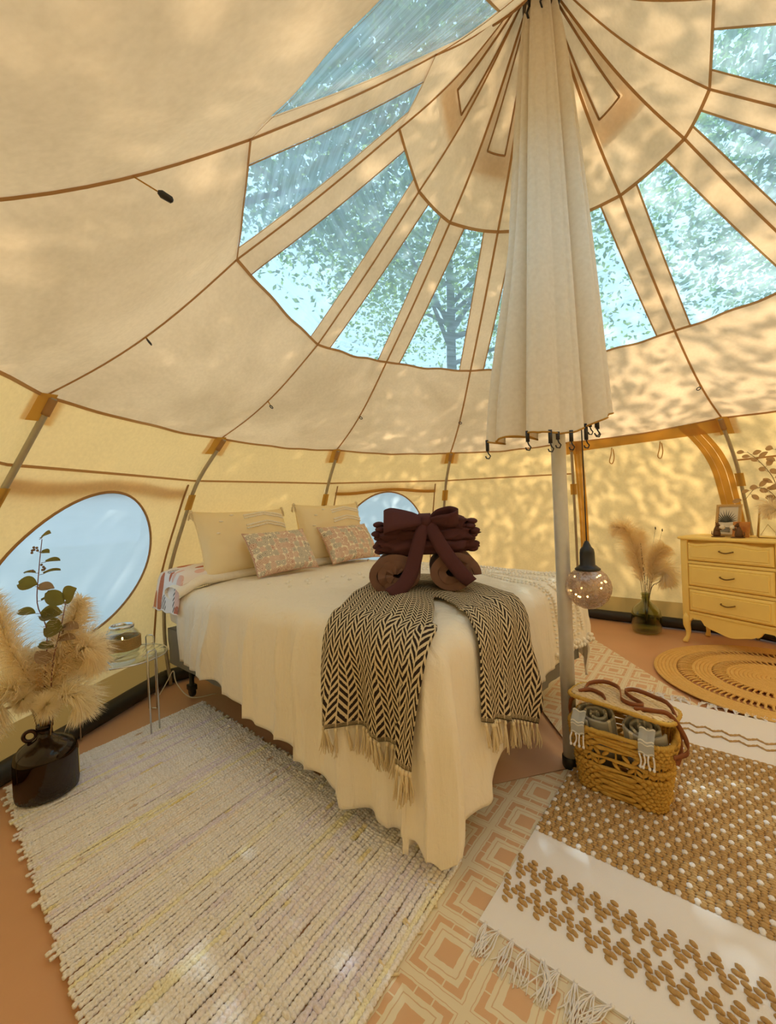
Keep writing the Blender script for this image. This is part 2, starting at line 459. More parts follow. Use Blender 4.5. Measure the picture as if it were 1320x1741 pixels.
# black groundsheet edge that stands up along the foot of the wall
trim = empty('trim_1', (PX, PY, 0), 'black welded edge of the groundsheet running round the tent', None, kind='structure')
for k in range(12):
    m = MB(); m.tube([wall(k, c, 1, .05) + Vector((0, 0, .045 + .008 * nz((k + c, 3, 1), 3))) for c in lin(0, 1, 14)], .045, 10, flat=1.15); m.build('edge_tube', MT['blackpvc'], trim)
# floor
m = MB()
def fl(a, r):
    x, y = PX + r * math.cos(a), PY + r * math.sin(a)
    return (x, y, .004 * nz((x, y, 0), 3) + .002 * nz((x, y, 2), 11) - .006)
m.grid(fl, [2 * PI * i / 72 for i in range(72)], lin(0.001, 2.72, 34), closed=True)
tag(m.build('floor', MT['floor']), 'terracotta coloured groundsheet floor of the tent', None, kind='structure')

# door in gore 4
door = empty('door_1', wall(4, .5, .95), 'canvas tent door with ochre zip bands behind the centre pole', None, kind='structure')
KD = 4
for name, c0, c1, w in (('door_band', [(.05, .0), (.06, .35), (.055, .80)], None, .085), ('door_band', [(.80, .0), (.895, .12), (.925, .3), (.94, .80)], None, .13)):
    cs = spline([(c, t, 0) for c, t in c0], 26)
    for q, ww in ((-1, w * .28), (0, w * .34), (1, w * .28)):
        m = MB(); P = []; F = []
        for i, ct in enumerate(cs):
            p = wall(KD, ct.x, max(0, ct.y), .008 + .006 * (q == 0)); s = (wall(KD, min(1, ct.x + .02), ct.y) - wall(KD, max(0, ct.x - .02), ct.y)).normalized()
            P += [p + s * (q * w * .33 - ww / 2), p + s * (q * w * .33 + ww / 2)]
        for i in range(len(cs) - 1): F.append((2 * i, 2 * i + 1, 2 * i + 3, 2 * i + 2))
        m.add(P, F); m.build(name, MT['strap'], door)
m = MB(); m.grid(lambda c, t: wall(KD, c, t, .009), lin(.02, .98, 20), lin(0.004, .045, 3)); m.build('header_band', MT['strap'], door)
for c in (.30, .62):
    m = MB(); p0 = wall(KD, c, .05, .012)
    m.tube(spline([p0, p0 + Vector((-.015, -.01, -.06)), p0 + Vector((-.03, -.01, -.12)), p0 + Vector((-.005, -.01, -.135)), p0 + Vector((.012, -.01, -.08)), p0 + Vector((.01, 0, -.01))], 18), .004, 5)
    m.build('tie_loop', MT['strap'], door)

# small ring hooks on the roof seams
def seam_hook(k, t, length, kind):
    p = rib_roof(k, t) + Vector((0, 0, -.006)); d = inward(p)
    q = p + (d * .95 + Vector((0, 0, -.30))) * length if kind != 'ring' else p + d * length * .5 + Vector((0, 0, -length * .8))
    m = MB(); m.tube([p + Vector((0, 0, 0)), p.lerp(q, .5), q], .004, 5, flat=.4); o = m.build('hook_tab', MT['strap'], ceiling)
    m = MB()
    if kind == 'ring':
        s = Vector((-d.y, d.x, 0)); c = q + (q - p).normalized() * .012; e = (q - p).normalized()
        m.tube([c + (e * math.cos(a) + s * math.sin(a)) * .012 for a in [2 * PI * i / 14 for i in range(14)]], .003, 5, closed=True)
    else:
        e = (q - p).normalized(); m.tube([q, q + e * .008, q + e * .03, q + e * .034], [.004, .009, .008, .003], 7)
    m.build('hook_ring', MT['black'], o)
for k, t, L, kd in ((11, .655, .05, 'toggle'), (0, .52, .012, 'ring'), (1, .52, .035, 'ring'), (2, .52, .012, 'ring'), (3, .52, .008, 'ring'), (5, .52, .03, 'ring')):
    seam_hook(k, t, L, kd)

# wall poles: curved steel with a canvas pocket at the eave and a tab below the seam
POLE_LABEL = {0: 'curved steel wall pole past the large oval window, away from the bed', 1: 'curved steel wall pole between the large oval window and the bed head',
              2: 'curved steel wall pole rising behind the tall tufted pillows', 3: 'curved steel wall pole behind the brown towel bundle', 4: 'curved steel wall pole hidden behind the grey centre pole', 5: 'curved steel wall pole behind the yellow dresser'}
for k, lab in POLE_LABEL.items():
    r = empty('wall_pole', rib_wall(k, 1) + inward(rib_wall(k, 1)) * .10, lab, 'pole', 'curved steel wall poles')
    def pp(t):
        p = rib_wall(k, t); return p + inward(p) * (.035 + .07 * smooth01((t - .6) / .4)) + Vector((0, 0, -.012))
    m = MB(); m.tube([pp(t) + Vector((0, 0, .012 * smooth01(t))) for t in lin(.0, 1, 40)], .0125, 10); m.build('steel_tube', MT['steel'], r)
    a = rib_angle(k); s = Vector((-math.sin(a), math.cos(a), 0))
    m = MB()
    def pk(c, t):
        b = rib_wall(k, t); return b + inward(b) * (.012 + .042 * max(0, 1 - abs(c) * 2.2)) + s * c * .085
    m.grid(pk, lin(-1, 1, 13), lin(.0, .055, 5)); m.build('pocket', MT['strap'], r)
    m = MB(); m.tube([pp(t) for t in lin(.002, .035, 5)], .017, 8); m.build('sleeve', MT['tape'], r)
    m = MB(); m.grid(lambda c, t: pp(t) + inward(pp(t)) * (.014 * math.cos(c * 1.3)) + s * c * .028, lin(-1, 1, 9), lin(.185, .235, 4)); m.build('tab', MT['strap'], r)

# centre pole and the gathered canvas liner that hangs round it
cp = empty('centre_pole', (PX, PY, 0), 'grey aluminium centre pole standing beside the wicker basket', 'pole')
m = MB(); m.tube([(PX, PY, z) for z in (0, .9, 1.0, 2.2, 3.40)], .031, 20); m.build('shaft', MT['alu'], cp)
m = MB(); m.lathe([(.001, .0), (.036, .0), (.036, .05), (.033, .052)], (PX, PY, 0), 20); m.build('foot_cap', MT['black'], cp)
m = MB(); m.lathe([(.031, 3.32), (.06, 3.33), (.075, 3.38), (.07, 3.44), (.02, 3.47), (.001, 3.47)], (PX, PY, 0), 24); m.build('hub', MT['bark'], cp)

ln = empty('canvas_liner', (PX, PY, 1.5), 'gathered cream canvas liner hanging down round the centre pole', 'curtain')
LZ0, LZ1 = 3.36, 1.50
def liner(a, u):
    """a angle, u 0 top .. 1 hem: deep irregular pleats that open towards the hem"""
    base = lerp(.062, .175, u ** .85)
    w = a + .35 * math.sin(a * 2 + .5) + .15 * math.sin(a * 3 + 1.1)
    f1 = 2 * abs(math.sin(3.0 * w + .4)) ** .55 - 1.1
    fold = .95 * (2 * abs(math.sin(4.5 * w + .9)) ** .5 - 1.25) + .30 * math.sin(3 * w + 1) + .10 * (2 * abs(math.sin(8.5 * a)) ** .6 - 1)
    amp = lerp(.016, .072, u ** .6)
    lobe = math.exp(-((((a - PI * 1.02 + PI) % (2 * PI)) - PI) / .22) ** 2)      # a wing of cloth stands out on one side
    r = base + amp * fold + lobe * .14 * smooth01((u - .35) / .65)
    r = max(.038, r)
    z = lerp(LZ0, LZ1, u) + u * (.035 * math.sin(a + .4) + .05 * max(0, math.cos(a)) - .015 * lobe + .010 * fold)
    return (PX + r * math.cos(a) - .012 * u, PY + r * math.sin(a), z)
m = MB(); m.grid(liner, [2 * PI * i / 240 for i in range(240)], lin(0, 1, 40), closed=True); m.build('liner_cloth', MT['liner'], ln)
m = MB(); m.tube([Vector(liner(2 * PI * i / 240, 1.0)) for i in range(240)], .004, 5, closed=True); m.build('hem', MT['strap'], ln)
for i, a in enumerate((3.14, 3.9, 4.25, 4.38, 4.65, 5.2, 5.75, 6.0, .15)):
    p = Vector(liner(a, 1)); L = (.055, .05, .06, .035, .05, .075, .05, .07, .06)[i]
    m = MB(); m.box(p + Vector((0, 0, -L * .3)), (.007, .003, L * .45)); o = m.build('hook_strap', MT['black'], ln)
    m = MB(); q = p + Vector((0, 0, -L * .75))
    m.tube([q + Vector((0, 0, 0)), q + Vector((.004, 0, -.012)), q + Vector((.012, 0, -.022)), q + Vector((.006, 0, -.034)), q + Vector((-.006, 0, -.032)), q + Vector((-.010, 0, -.022))], .003, 5); m.build('snap_hook', MT['black'], o)
for a in (3.6, 4.4, 5.6):
    p = Vector((PX + .075 * math.cos(a), PY + .075 * math.sin(a), 3.33))
    m = MB(); m.tube([p + Vector((0, 0, .04)), p + Vector((.006, 0, .015)), p, p + Vector((-.006, 0, -.015)), p + Vector((0, 0, -.04))], .005, 6); m.build('top_hook', MT['black'], ln)
# ---------------------------------------------------------------- bed
BU, BW, BO = Vector((-.757, .654, 0)), Vector((.654, .757, 0)), Vector((.12, 1.40, 0))
def B(a, b, z): return BO + BU * a + BW * b + Vector((0, 0, z))
BM = Matrix((BW, BU, Vector((0, 0, 1)))).transposed()      # local x = across, y = towards head, z = up
BEDW, BEDL, TOP = 1.60, 2.22, .755
MT['grey_cover'] = m_fabric('grey_cover', (.27, .26, .24), (.21, .20, .19))
MT['white_sheet'] = m_fabric('white_sheet', (.93, .89, .82))
def m_duvet():
    t = NT('duvet'); co = t.coord(); n1 = t.noise(co, 4, 4)
    base = t.mix(n1, (.95, .89, .78), (.92, .85, .72))
    w = t.math('ADD', t.noise(t.mapping(co, (1, 1, .12)), 19, 4, .55, .8), t.math('MULTIPLY', t.noise(co, 9, 3, .5, 1.5), .6))
    return t.done(t.princ(base, .85, 0, t.bump(t.math('ADD', t.math('MULTIPLY', w, .6), t.math('MULTIPLY', t.noise(co, 600, 2), .06)), .8, .025), **{'Specular IOR Level': .2, 'Sheen Weight': .15}))
MT['duvet'] = m_duvet()
MT['tuft'] = m_fabric('tuft', (.97, .92, .82), weave=300)
MT['caster'] = MT['black']

bed = empty('bed_base', B(BEDL / 2, BEDW / 2, 0), 'grey fabric covered bed base on dark casters under the cream duvet', 'bed base')
m = MB()
def base_side(u, v):      # u runs round the rounded rectangle, v up
    pts = [(0.02, 0.02), (0.02, BEDW - .02), (BEDL - .02, BEDW - .02), (BEDL - .02, .02)]
    k = int(u) % 4; s = u - int(u); A, C = pts[k], pts[(k + 1) % 4]
    a, b = lerp(A[0], C[0], s), lerp(A[1], C[1], s)
    q = .010 * math.sin(34 * (a + b) + 5 * v) * (1 - v) + .006 * nz((a * 5, b * 5, v * 3))
    ca, cb = (a - BEDL / 2), (b - BEDW / 2); L = math.hypot(ca, cb)
    return B(a - ca / L * q, b - cb / L * q, lerp(.215, .45, v))
m.grid(base_side, [i / 24 for i in range(96)], lin(0, 1, 7), closed=True)
m.build('fabric_skirt', MT['grey_cover'], bed)
m = MB(); m.box(B(BEDL / 2, BEDW / 2, .445), (BEDW / 2 - .03, BEDL / 2 - .03, .008), BM); m.box(B(BEDL / 2, BEDW / 2, .22), (BEDW / 2 - .03, BEDL / 2 - .03, .008), BM); m.build('deck', MT['grey_cover'], bed)
m = MB()
for b in (.12, BEDW - .12): m.box(B(BEDL / 2, b, .195), (.018, BEDL / 2 - .12, .018), BM)
for a in (.14, BEDL / 2, BEDL - .14): m.box(B(a, BEDW / 2, .195), (BEDW / 2 - .12, .018, .014), BM)
m.build('steel_frame', MT['blackpvc'], bed)
for a, b in ((.34, .07), (2.03, .09), (.30, BEDW - .12), (2.03, BEDW - .12), (1.1, BEDW / 2)):
    m = MB(); m.tube([B(a, b, z) for z in (.18, .08, .075)], [.016, .016, .02], 10); m.box(B(a, b, .066), (.024, .03, .018), BM, .006); lg = m.build('leg', MT['blackpvc'], bed)
    m = MB(); m.tube([B(a, b - .014, .036), B(a, b - .010, .036), B(a, b + .010, .036), B(a, b + .014, .036)], [.03, .034, .034, .03], 14); m.build('caster', MT['black'], lg)

mt = empty('mattress', B(BEDL / 2, BEDW / 2, .455), 'white sheeted mattress showing at the head corner of the bed', 'mattress')
m = MB()
def puff(c, h, e, n1=28, n2=12, fn=None):
    """superellipsoid box in bed axes"""
    P = []; F = []
    sg = lambda x, p: math.copysign(abs(x) ** p, x)
    for j in range(n2 + 1):
        ph = -PI / 2 + PI * j / n2
        for i in range(n1):
            th = 2 * PI * i / n1
            P.append(Vector(c) + BM @ Vector((h[0] * sg(math.cos(ph), e[1]) * sg(math.cos(th), e[0]), h[1] * sg(math.cos(ph), e[1]) * sg(math.sin(th), e[0]), h[2] * sg(math.sin(ph), e[1]))))
    for j in range(n2):
        for i in range(n1): F.append((j * n1 + i, j * n1 + (i + 1) % n1, (j + 1) * n1 + (i + 1) % n1, (j + 1) * n1 + i))
    return P, F
m.add(*puff(B(BEDL / 2 + .02, BEDW / 2, .575), (BEDW / 2 - .005, BEDL / 2 + .005, .118), (.12, .35), 64, 14)); m.build('sheeted_body', MT['white_sheet'], mt)

RAD = .10
def hang_left(t):   # how far the duvet falls over the left side
    return lerp(.67, .41, smooth01((t - .0) / 2.0)) 
def hang_foot(s): return lerp(.60, .38, smooth01((s - .22) / .30))
DTOP = 1.88          # the duvet ends here, before the pillows
def duvet_raw(s, t, off=0.0):
    """s across, t towards the head, both measured along the cloth; returns a point on the draped duvet"""
    x0, x1, y0 = RAD - .03, BEDW - RAD + .03, RAD - .03
    ds = s - x0 if s < x0 else (s - x1 if s > x1 else 0.)
    dt = t - y0 if t < y0 else 0.
    bx, by = min(max(s, x0), x1), max(t, y0)
    L = math.hypot(ds, dt)
    top = TOP + .012 * nz((s * 2.2, t * 2.2, .3)) + .006 * nz((s * 6, t * 6, 1.3)) - .015 * smooth01((abs(s - .8) - .4) / .4)
    top += .02 * math.sin(PI * min(1, max(0, t / 2)))
    if L < 1e-9: return B(by, bx, top + off)
    nx, ny = ds / L, dt / L
    arc = RAD * PI / 2
    # perimeter coordinate for the folds
    if ds < 0 and dt == 0: per = by
    elif ds < 0 and dt < 0: per = -.30 * math.atan2(-dt, -ds)
    elif ds == 0: per = -.47 - bx
    elif ds > 0 and dt < 0: per = -.47 - 1.6 - .30 * math.atan2(ds, -dt)
    else: per = -.94 - 1.6 - by
    if L < arc: out, down = RAD * math.sin(L / RAD), RAD * (1 - math.cos(L / RAD))
    else: out, down = RAD + .05 * (L - arc), RAD + (L - arc)
    hgt = smooth01((L - .02) / .36)
    fbias = .55
    ph_ = per + .10 * down * math.sin(per * 3.1) + .05 * nz((per * 2, down * 3, 5))
    fold = (.60 * (1 - 2 * abs(math.sin(8.5 * ph_ + 2.0 * nz((per * 1.7, 0, 4)))) ** .7) + .50 * (1 - 2 * abs(math.sin(15 * ph_ + 3 * nz((per * 2.3, 2, 1)))) ** .7) + .35 * math.sin(47 * ph_ + 2) * max(0, nz((per * 2.1, 7, 1)) + .3) + .6 * nz((per * 5, down * 1.5, 8)))
    out += hgt * ((.050 if ds < 0 and dt == 0 else .028) * (fold + fbias) + .012)
    if ds < 0 and dt < 0:      # the heavy corner fold swings out
        out += hgt * .05 * math.sin(2 * math.atan2(-dt, -ds))
    z = top - down
    if z < .03: out += (.03 - z) * .55; z = .03 + .012 * nz((s * 9, t * 9, 0))
    p = B(by + ny * (out + off), bx + nx * (out + off), z)
    k = max(0., 1 - L / arc)
    p.z += off * k
    return p
def duvet(u, v, off=0.0):
    """u 0..1 left hem to right hem, v 0..1 foot hem to head edge"""
    s, t = uv_st(u, v)
    return duvet_raw(s, t, off)
def uv_st(u, v):
    t0 = v * (DTOP + .42) - .42
    hl = hang_left(max(0, t0)); s = lerp(-hl, BEDW + .46, u)
    hf = hang_foot(s) if s > -.05 else lerp(.60, .60, min(1, -s / .6))
    t = lerp(-hf, DTOP + .03 * math.sin(s * 4), v)
    # the cloth is rounded at its near corner
    if s < 0 and t < 0:
        L = math.hypot(s - .07, t - .07); M = .77
        if L > .75 * M:
            k = (.75 * M + .25 * M * (1 - math.exp(-(L - .75 * M) / (.25 * M)))) / L; s, t = .07 + (s - .07) * k, .07 + (t - .07) * k
    return s, t
dv = empty('duvet', B(.9, BEDW / 2, .7), 'rumpled cream cotton duvet draped over the bed down to the floor', 'duvet')
m = MB(); m.grid(lambda u, v: duvet(u, v), lin(0, 1, 151), lin(0, 1, 181)); cov = m.build('duvet_cover', MT['duvet'], dv)
md = cov.modifiers.new('thick', 'SOLIDIFY'); md.thickness = .016; md.offset = -1
# tufted bands of the cover: rows of small cotton tufts, and short dashes
tm = MB(); tm.ellipsoid((0, 0, 0), (.011, .007, .006), 7, 4); tuft_me = tm.mesh('tuft'); tuft_me.materials.append(MT['tuft'])
tl = []
rt = random.Random(5)
def put_tuft(s, t, sc=1.0, rot=0):
    p = duvet_raw(s, t, .003); q = duvet_raw(s + .01, t, .003); r_ = duvet_raw(s, t + .01, .003)
    x = (q - p).normalized(); n_ = x.cross(r_ - p).normalized()
    if n_.length < .5: n_ = Vector((0, 0, 1))
    y = n_.cross(x); cr, sr = math.cos(rot), math.sin(rot)
    M = Matrix((x * cr + y * sr, y * cr - x * sr, n_)).transposed() * sc
    M = M.to_4x4(); M.translation = p - parent_loc(dv); inst(tuft_me, 'tuft', dv, M=M)
for i in range(9):          # two rows of dashes on the near half
    for j in range(3): put_tuft(.30 + .10 * i + .05 * (j % 2) + rt.uniform(-.01, .01), 1.18 + .10 * j + rt.uniform(-.012, .012) - .18 * i * .3, 1.6, rt.uniform(-.3, .3) + .4)
for i in range(26):         # row of tufts at the far right edge
    put_tuft(1.42 + .05 * (i % 2), .30 + .055 * i, 1.5, rt.uniform(0, 3))
# braided diamond lines right of the towels, running down over the foot end
m = MB()
def dline(pts, w=.012, n=60):
    P = spline([(a, b, 0) for a, b in pts], n)
    for i, q in enumerate(P): m.ellipsoid(duvet_raw(q.x, q.y, .004), (w * .8, w * .8, w * .55), 6, 4)
for d in (0, .05, .16, .21, .34, .39): dline([(1.02 + d, 1.1), (1.22 + d * .7, .62), (1.02 + d, .15), (1.04 + d * .8, -.30)])
for d in (0, .06): dline([(1.5, .95 - d), (1.25, .5 - d), (1.52, .1 - d)], n=44)
for i in range(5): dline([(1.04 + .1 * i, .02), (1.09 + .1 * i, -.28)], .015, 20)
tag(m.build('braided_lines', MT['tuft'], dv), kind='stuff')
m = MB()
for i in range(34):
    s = 1.02 + .018 * i
    p = duvet_raw(s, -.34, .004)
    for j in range(3): m.ellipsoid(p + Vector((rt.uniform(-.012, .012), rt.uniform(-.012, .012), -.012 * j + rt.uniform(-.01, .01))), (.012, .012, .012), 6, 4)
tag(m.build('loop_trim', MT['tuft'], dv), kind='stuff')
# folded-back edge of the duvet beside the printed pillowcase
m = MB()
m.grid(lambda u, w: B(DTOP + .02 + .11 * math.cos(w) + .03 * math.sin(u * 7), lerp(-.06, BEDW * .95, u), TOP + .035 + .042 * math.sin(w) - .16 * max(0, .10 - u) * 4), lin(0, 1, 50), lin(-1.2, PI + 1.0, 12))
m.build('folded_edge', MT['duvet'], dv)

# ---- herringbone throw
def m_throw():
    t = NT('throw'); uv = t.coord('UV'); s = t.sep(uv)
    U = t.math('MULTIPLY', s[0], 1 / .047); V = t.math('MULTIPLY', s[1], 1 / .030)
    tri = t.math('PINGPONG', U, .5)                      # 0..0.5
    half = t.math('FLOOR', t.math('MULTIPLY', U, 2.0))
    sh = t.math('MULTIPLY', t.math('FRACT', t.math('MULTIPLY', half, .5)), 1.0)
    ph = t.math('FRACT', t.math('ADD', t.math('ADD', V, t.math('MULTIPLY', tri, 2.6)), sh))
    wob = t.math('MULTIPLY', t.math('SUBTRACT', t.noise(uv, 160, 2), .5), .35)
    blk = t.math('LESS_THAN', t.math('ADD', ph, wob), .55)
    edge = t.math('ABSOLUTE', t.math('SUBTRACT', t.math('FRACT', t.math('MULTIPLY', U, 2.0)), .5))
    thin = t.math('LESS_THAN', edge, .44)
    f = t.math('MULTIPLY', blk, thin)
    end = t.math('GREATER_THAN', s[1], 10.0)             # plain dark border rows carry v > 10
    f = t.math('MAXIMUM', f, t.math('MULTIPLY', end, t.math('GREATER_THAN', t.noise(uv, 60, 2), .42)))
    n2 = t.noise(uv, 700, 2)
    base = t.mix(f, t.mix(n2, (.62, .50, .32), (.78, .67, .47)), t.mix(n2, (.022, .014, .012), (.05, .035, .03)))
    return t.done(t.princ(base, .95, 0, t.bump(t.math('ADD', t.math('MULTIPLY', f, -.6), n2), .5, .003), **{'Specular IOR Level': .1}))
MT['throw'] = m_throw()
MT['fringe'] = m_fabric('fringe', (.84, .73, .52), (.70, .58, .38), weave=500)
th = empty('throw_blanket', B(.4, .5, TOP), 'black and cream herringbone throw with knotted fringe over the bed corner', 'blanket')
inner = [(-.36, -.04), (-.18, -.03), (.02, .02), (.26, .16), (.44, .28), (.40, .16), (.27, .02), (.20, -.14), (.18, -.30)]
outer = [(-.34, .47), (-.18, .48), (.02, .50), (.30, .64), (.72, .80), (.86, .46), (.72, .06), (.64, -.22), (.60, -.48)]
NI = 90
Pin = spline([(a, b, 0) for a, b in inner], NI); Pou = spline([(a, b, 0) for a, b in outer], NI)
def throw_pt(i, q):
    w = Pin[i].lerp(Pou[i], q)
    u = i / (NI - 1)
    e = abs(u - .5) * 2
    rip = .010 * math.sin(q * 17 + u * 6) * smooth01(e * 1.4) + .008 * math.sin(q * 9 + 1 + 9 * u)
    return duvet_raw(w.x, w.y, .022 + max(0, rip) + .012 * math.sin(PI * q) * (1 - e))
qs = lin(0, 1, 40)
ilen = [0.]
for i in range(1, NI): ilen.append(ilen[-1] + (Pin[i].lerp(Pou[i], .5) - Pin[i - 1].lerp(Pou[i - 1], .5)).length)
m = MB()
def tuv(i, q):
    if i <= 0 or i >= NI - 1: return ((q - .5) * (Pin[int(i)] - Pou[int(i)]).length, 10.5 + i * .01 + q)
    return ((q - .5) * (Pin[int(i)] - Pou[int(i)]).length, ilen[int(i)])
m.grid(lambda i, q: throw_pt(int(i), q), list(range(NI)), qs, uvfn=tuv)
tc = m.build('throw_cloth', MT['throw'], th); md = tc.modifiers.new('thick', 'SOLIDIFY'); md.thickness = .006; md.offset = 0
rt = random.Random(9)
def tassel_mesh(seed, L=.085, n=7, spread=.010, thick=.0022):
    R = random.Random(seed); m = MB()
    m.ellipsoid((0, 0, -.006), (.006, .006, .008), 7, 5)
    for k in range(n):
        a = R.uniform(0, 6.28); r = R.uniform(.1, 1) * spread; l = L * R.uniform(.8, 1.1)
        pts = [(0, 0, -.004), (r * .6 * math.cos(a), r * .6 * math.sin(a), -l * .4), (r * math.cos(a) + R.uniform(-.004, .004), r * math.sin(a), -l * .75), (r * 1.1 * math.cos(a) + R.uniform(-.008, .008), r * math.sin(a), -l)]
        m.tube(spline(pts, 7), [thick * 1.3, thick * 1.2, thick, thick, thick, thick * .8, thick * .6], 4)
    return m.mesh('tassel')
tas = [tassel_mesh(i) for i in range(5)]
for me in tas: me.materials.append(MT['fringe'])
for end, cnt in ((0, 24), (NI - 1, 19)):
    for j in range(cnt):
        q = (j + .5) / cnt; p = throw_pt(end, q) + Vector((0, 0, -.002))
        d = (p - B(.5, .5, p.z)); d.z = 0; d.normalize()
        inst(tas[rt.randrange(5)], 'tassel', th, loc=p - parent_loc(th) + d * .006, rot=(rt.uniform(-.15, .15), rt.uniform(-.15, .15), rt.uniform(0, 6)), sc=(1.15, 1.15, rt.uniform(1.05, 1.35)))

# ---- pillows
def pillow(name, c, X, Y, w, h, th, mat, label, cat, group=None, pinch=.12, seed=0, uvs=1.0, lay=None):
    """soft pillow: c centre of the bottom edge, X along the width, Y up its face"""
    X = Vector(X).normalized(); Y = Vector(Y).normalized(); N = X.cross(Y).normalized()
    r = empty(name, c, label, cat, group); m = MB()
    def side(sg):
        def f(u, v):
            e = (1 - abs(u) ** 3.2) * (1 - abs(v) ** 3.2)
            k = max(0, e) ** .55
            ex = 1 - pinch * (1 - abs(v) ** 2) * abs(u) ** 6 * .6; ey = 1 - pinch * (1 - abs(u) ** 2) * abs(v) ** 6 * .9
            z = sg * th / 2 * k * (1 + .12 * nz((u * 1.6 + seed, v * 1.6, sg)))
            wr = .010 * nz((u * 4 + seed, v * 4, 5 + sg)) * k
            return Vector(c) + X * (u * w / 2 * ex) + Y * (h / 2 + v * h / 2 * ey - .02 * (1 - abs(v)) * 0) + N * (z + wr)
        return f
    us = lin(-1, 1, 33); m.grid(side(1), us, us, uvfn=lambda u, v: (u * w / 2 * uvs + seed, v * h / 2 * uvs)); m.grid(lambda u, v: side(-1)(-u, v), us, us, uvfn=lambda u, v: (u * w / 2 + seed, v * h / 2))
    b = m.build('pillow_body', mat, r)
    m = MB()
    rim = [side(1)(-1 + 2 * i / 20, -1) for i in range(20)] + [side(1)(1, -1 + 2 * i / 20) for i in range(20)] + [side(1)(1 - 2 * i / 20, 1) for i in range(20)] + [side(1)(-1, 1 - 2 * i / 20) for i in range(20)]
    m.tube(rim, .004, 5, closed=True); m.build('piping', mat, r)
    return r, side(1), N
MT['sham'] = m_fabric('sham', (.92, .79, .52), (.89, .75, .47))
def m_medallion():
    t = NT('medallion_print'); uv = t.coord('UV')
    v = t.vor(uv, 25, 'F1', .35); d = v.outputs['Distance']; c = v.outputs['Color']
    hue = t.sep(c)[0]
    rings = t.math('FRACT', t.math('MULTIPLY', d, 5.0))
    colr = t.ramp(hue, [(0, (.45, .16, .10)), (.3, (.30, .27, .22)), (.55, (.52, .25, .18)), (.8, (.22, .20, .17))], 'CONSTANT')
    pet = t.math('GREATER_THAN', t.math('ADD', rings, t.math('MULTIPLY', t.noise(uv, 120, 2), .3)), .62)
    inside = t.math('LESS_THAN', d, .58)
    f = t.math('MULTIPLY', inside, t.math('ADD', t.math('MULTIPLY', pet, .55), .22))
    base = t.mix(f, (.90, .82, .66), colr)
    return t.done(t.princ(base, .9, 0, t.bump(t.noise(uv, 400, 2), .2, .002)))
MT['medallion'] = m_medallion()
def m_leafprint():
    t = NT('leaf_print'); uv = t.coord('UV')
    base = (.86, .80, .80)
    u2 = t.mapping(uv, (1, 1.6, 1), (0, 0, .5))
    v1 = t.vor(u2, 5.5, 'F1', .9); d1 = v1.outputs['Distance']; h1 = t.sep(v1.outputs['Color'])[0]
    colr = t.ramp(h1, [(0, (.50, .12, .04)), (.35, (.80, .50, .42)), (.6, (.60, .20, .06)), (.8, (.16, .02, .02))], 'CONSTANT')
    f1 = t.math('LESS_THAN', d1, .40)
    vein = t.math('GREATER_THAN', t.math('FRACT', t.math('MULTIPLY', t.sep(u2)[1], 60)), .18)
    b1 = t.mix(t.math('MULTIPLY', f1, t.math('ADD', t.math('MULTIPLY', vein, .4), .6)), base, colr)
    u3 = t.mapping(uv, (1, 1, 1), (0, 0, -.6)); w = t.sep(u3)
    v2 = t.vor(u3, 5.2, 'F1', 1.0); f2 = t.math('MULTIPLY', t.math('LESS_THAN', v2.outputs['Distance'], .30), t.math('GREATER_THAN', t.math('FRACT', t.math('MULTIPLY', w[0], 75)), .58))
    f2 = t.math('MULTIPLY', f2, t.math('SUBTRACT', 1.0, f1))
    b2 = t.mix(f2, b1, (.03, .03, .045))
    return t.done(t.princ(b2, .85))
MT['leafprint'] = m_leafprint()
UP = Vector((0, 0, 1))
lean = lambda a: (UP * math.cos(a) + BU * math.sin(a))
def X_rot(ang): return BW * math.cos(ang) + BU * math.sin(ang)
hp, hf, hN = pillow('tufted_sham', B(1.87, .50, TOP + .03), X_rot(.04), lean(.34), .74, .47, .20, MT['sham'], 'large cream tufted sham with tassel corners beside the printed pillowcase', 'pillow', None, .1, 1)
hp2, hf2, hN2 = pillow('tufted_sham', B(1.83, 1.25, TOP + .03), X_rot(-.03), lean(.20), .68, .48, .20, MT['sham'], 'large cream tufted sham in front of the small oval window', 'pillow', None, .1, 2)
for r_, fs, N_, sd in ((hp, hf, hN, 1), (hp2, hf2, hN2, 2)):
    m = MB(); R = random.Random(sd)
    for j in range(4):
        for i in range(26):
            u = lerp(-.1, .85, i / 25); v = .82 - .17 * j - .25 * abs(u - .35) + (.08 if j % 2 else 0)
            m.ellipsoid(fs(u, v) + N_ * .004, (.010, .008, .008), 6, 4)
    tag(m.build('tufted_band', MT['tuft'], r_), kind='stuff')
    for u, v in ((-.6, .55), (-.35, .75), (-.7, .2)):
        m = MB(); m.ellipsoid(fs(u, v) + N_ * .004, (.016, .008, .006), 7, 4); m.build('tuft_dash', MT['tuft'], r_)
    for (u, v) in ((-1, 1), (1, 1), (1, -.9), (-1, -.9)):
        p = fs(u, v); m = MB(); m.ellipsoid(p, (.014, .014, .014), 8, 6)
        for k in range(14):
            a = R.uniform(0, 6.28); q = p + Vector((.02 * math.cos(a), .02 * math.sin(a), -.055 * R.uniform(.8, 1.1)))
            m.tube([p, p.lerp(q, .5) + Vector((.006 * math.cos(a), .006 * math.sin(a), 0)), q], .003, 4)
        m.build('corner_tassel', MT['fringe'], r_)
pillow('printed_cushion', B(1.60, .61, TOP + .03), X_rot(.04), lean(.55), .52, .33, .15, MT['medallion'], 'small medallion print cushion propped on the sham by the tent pole', 'cushion', None, .12, 3)
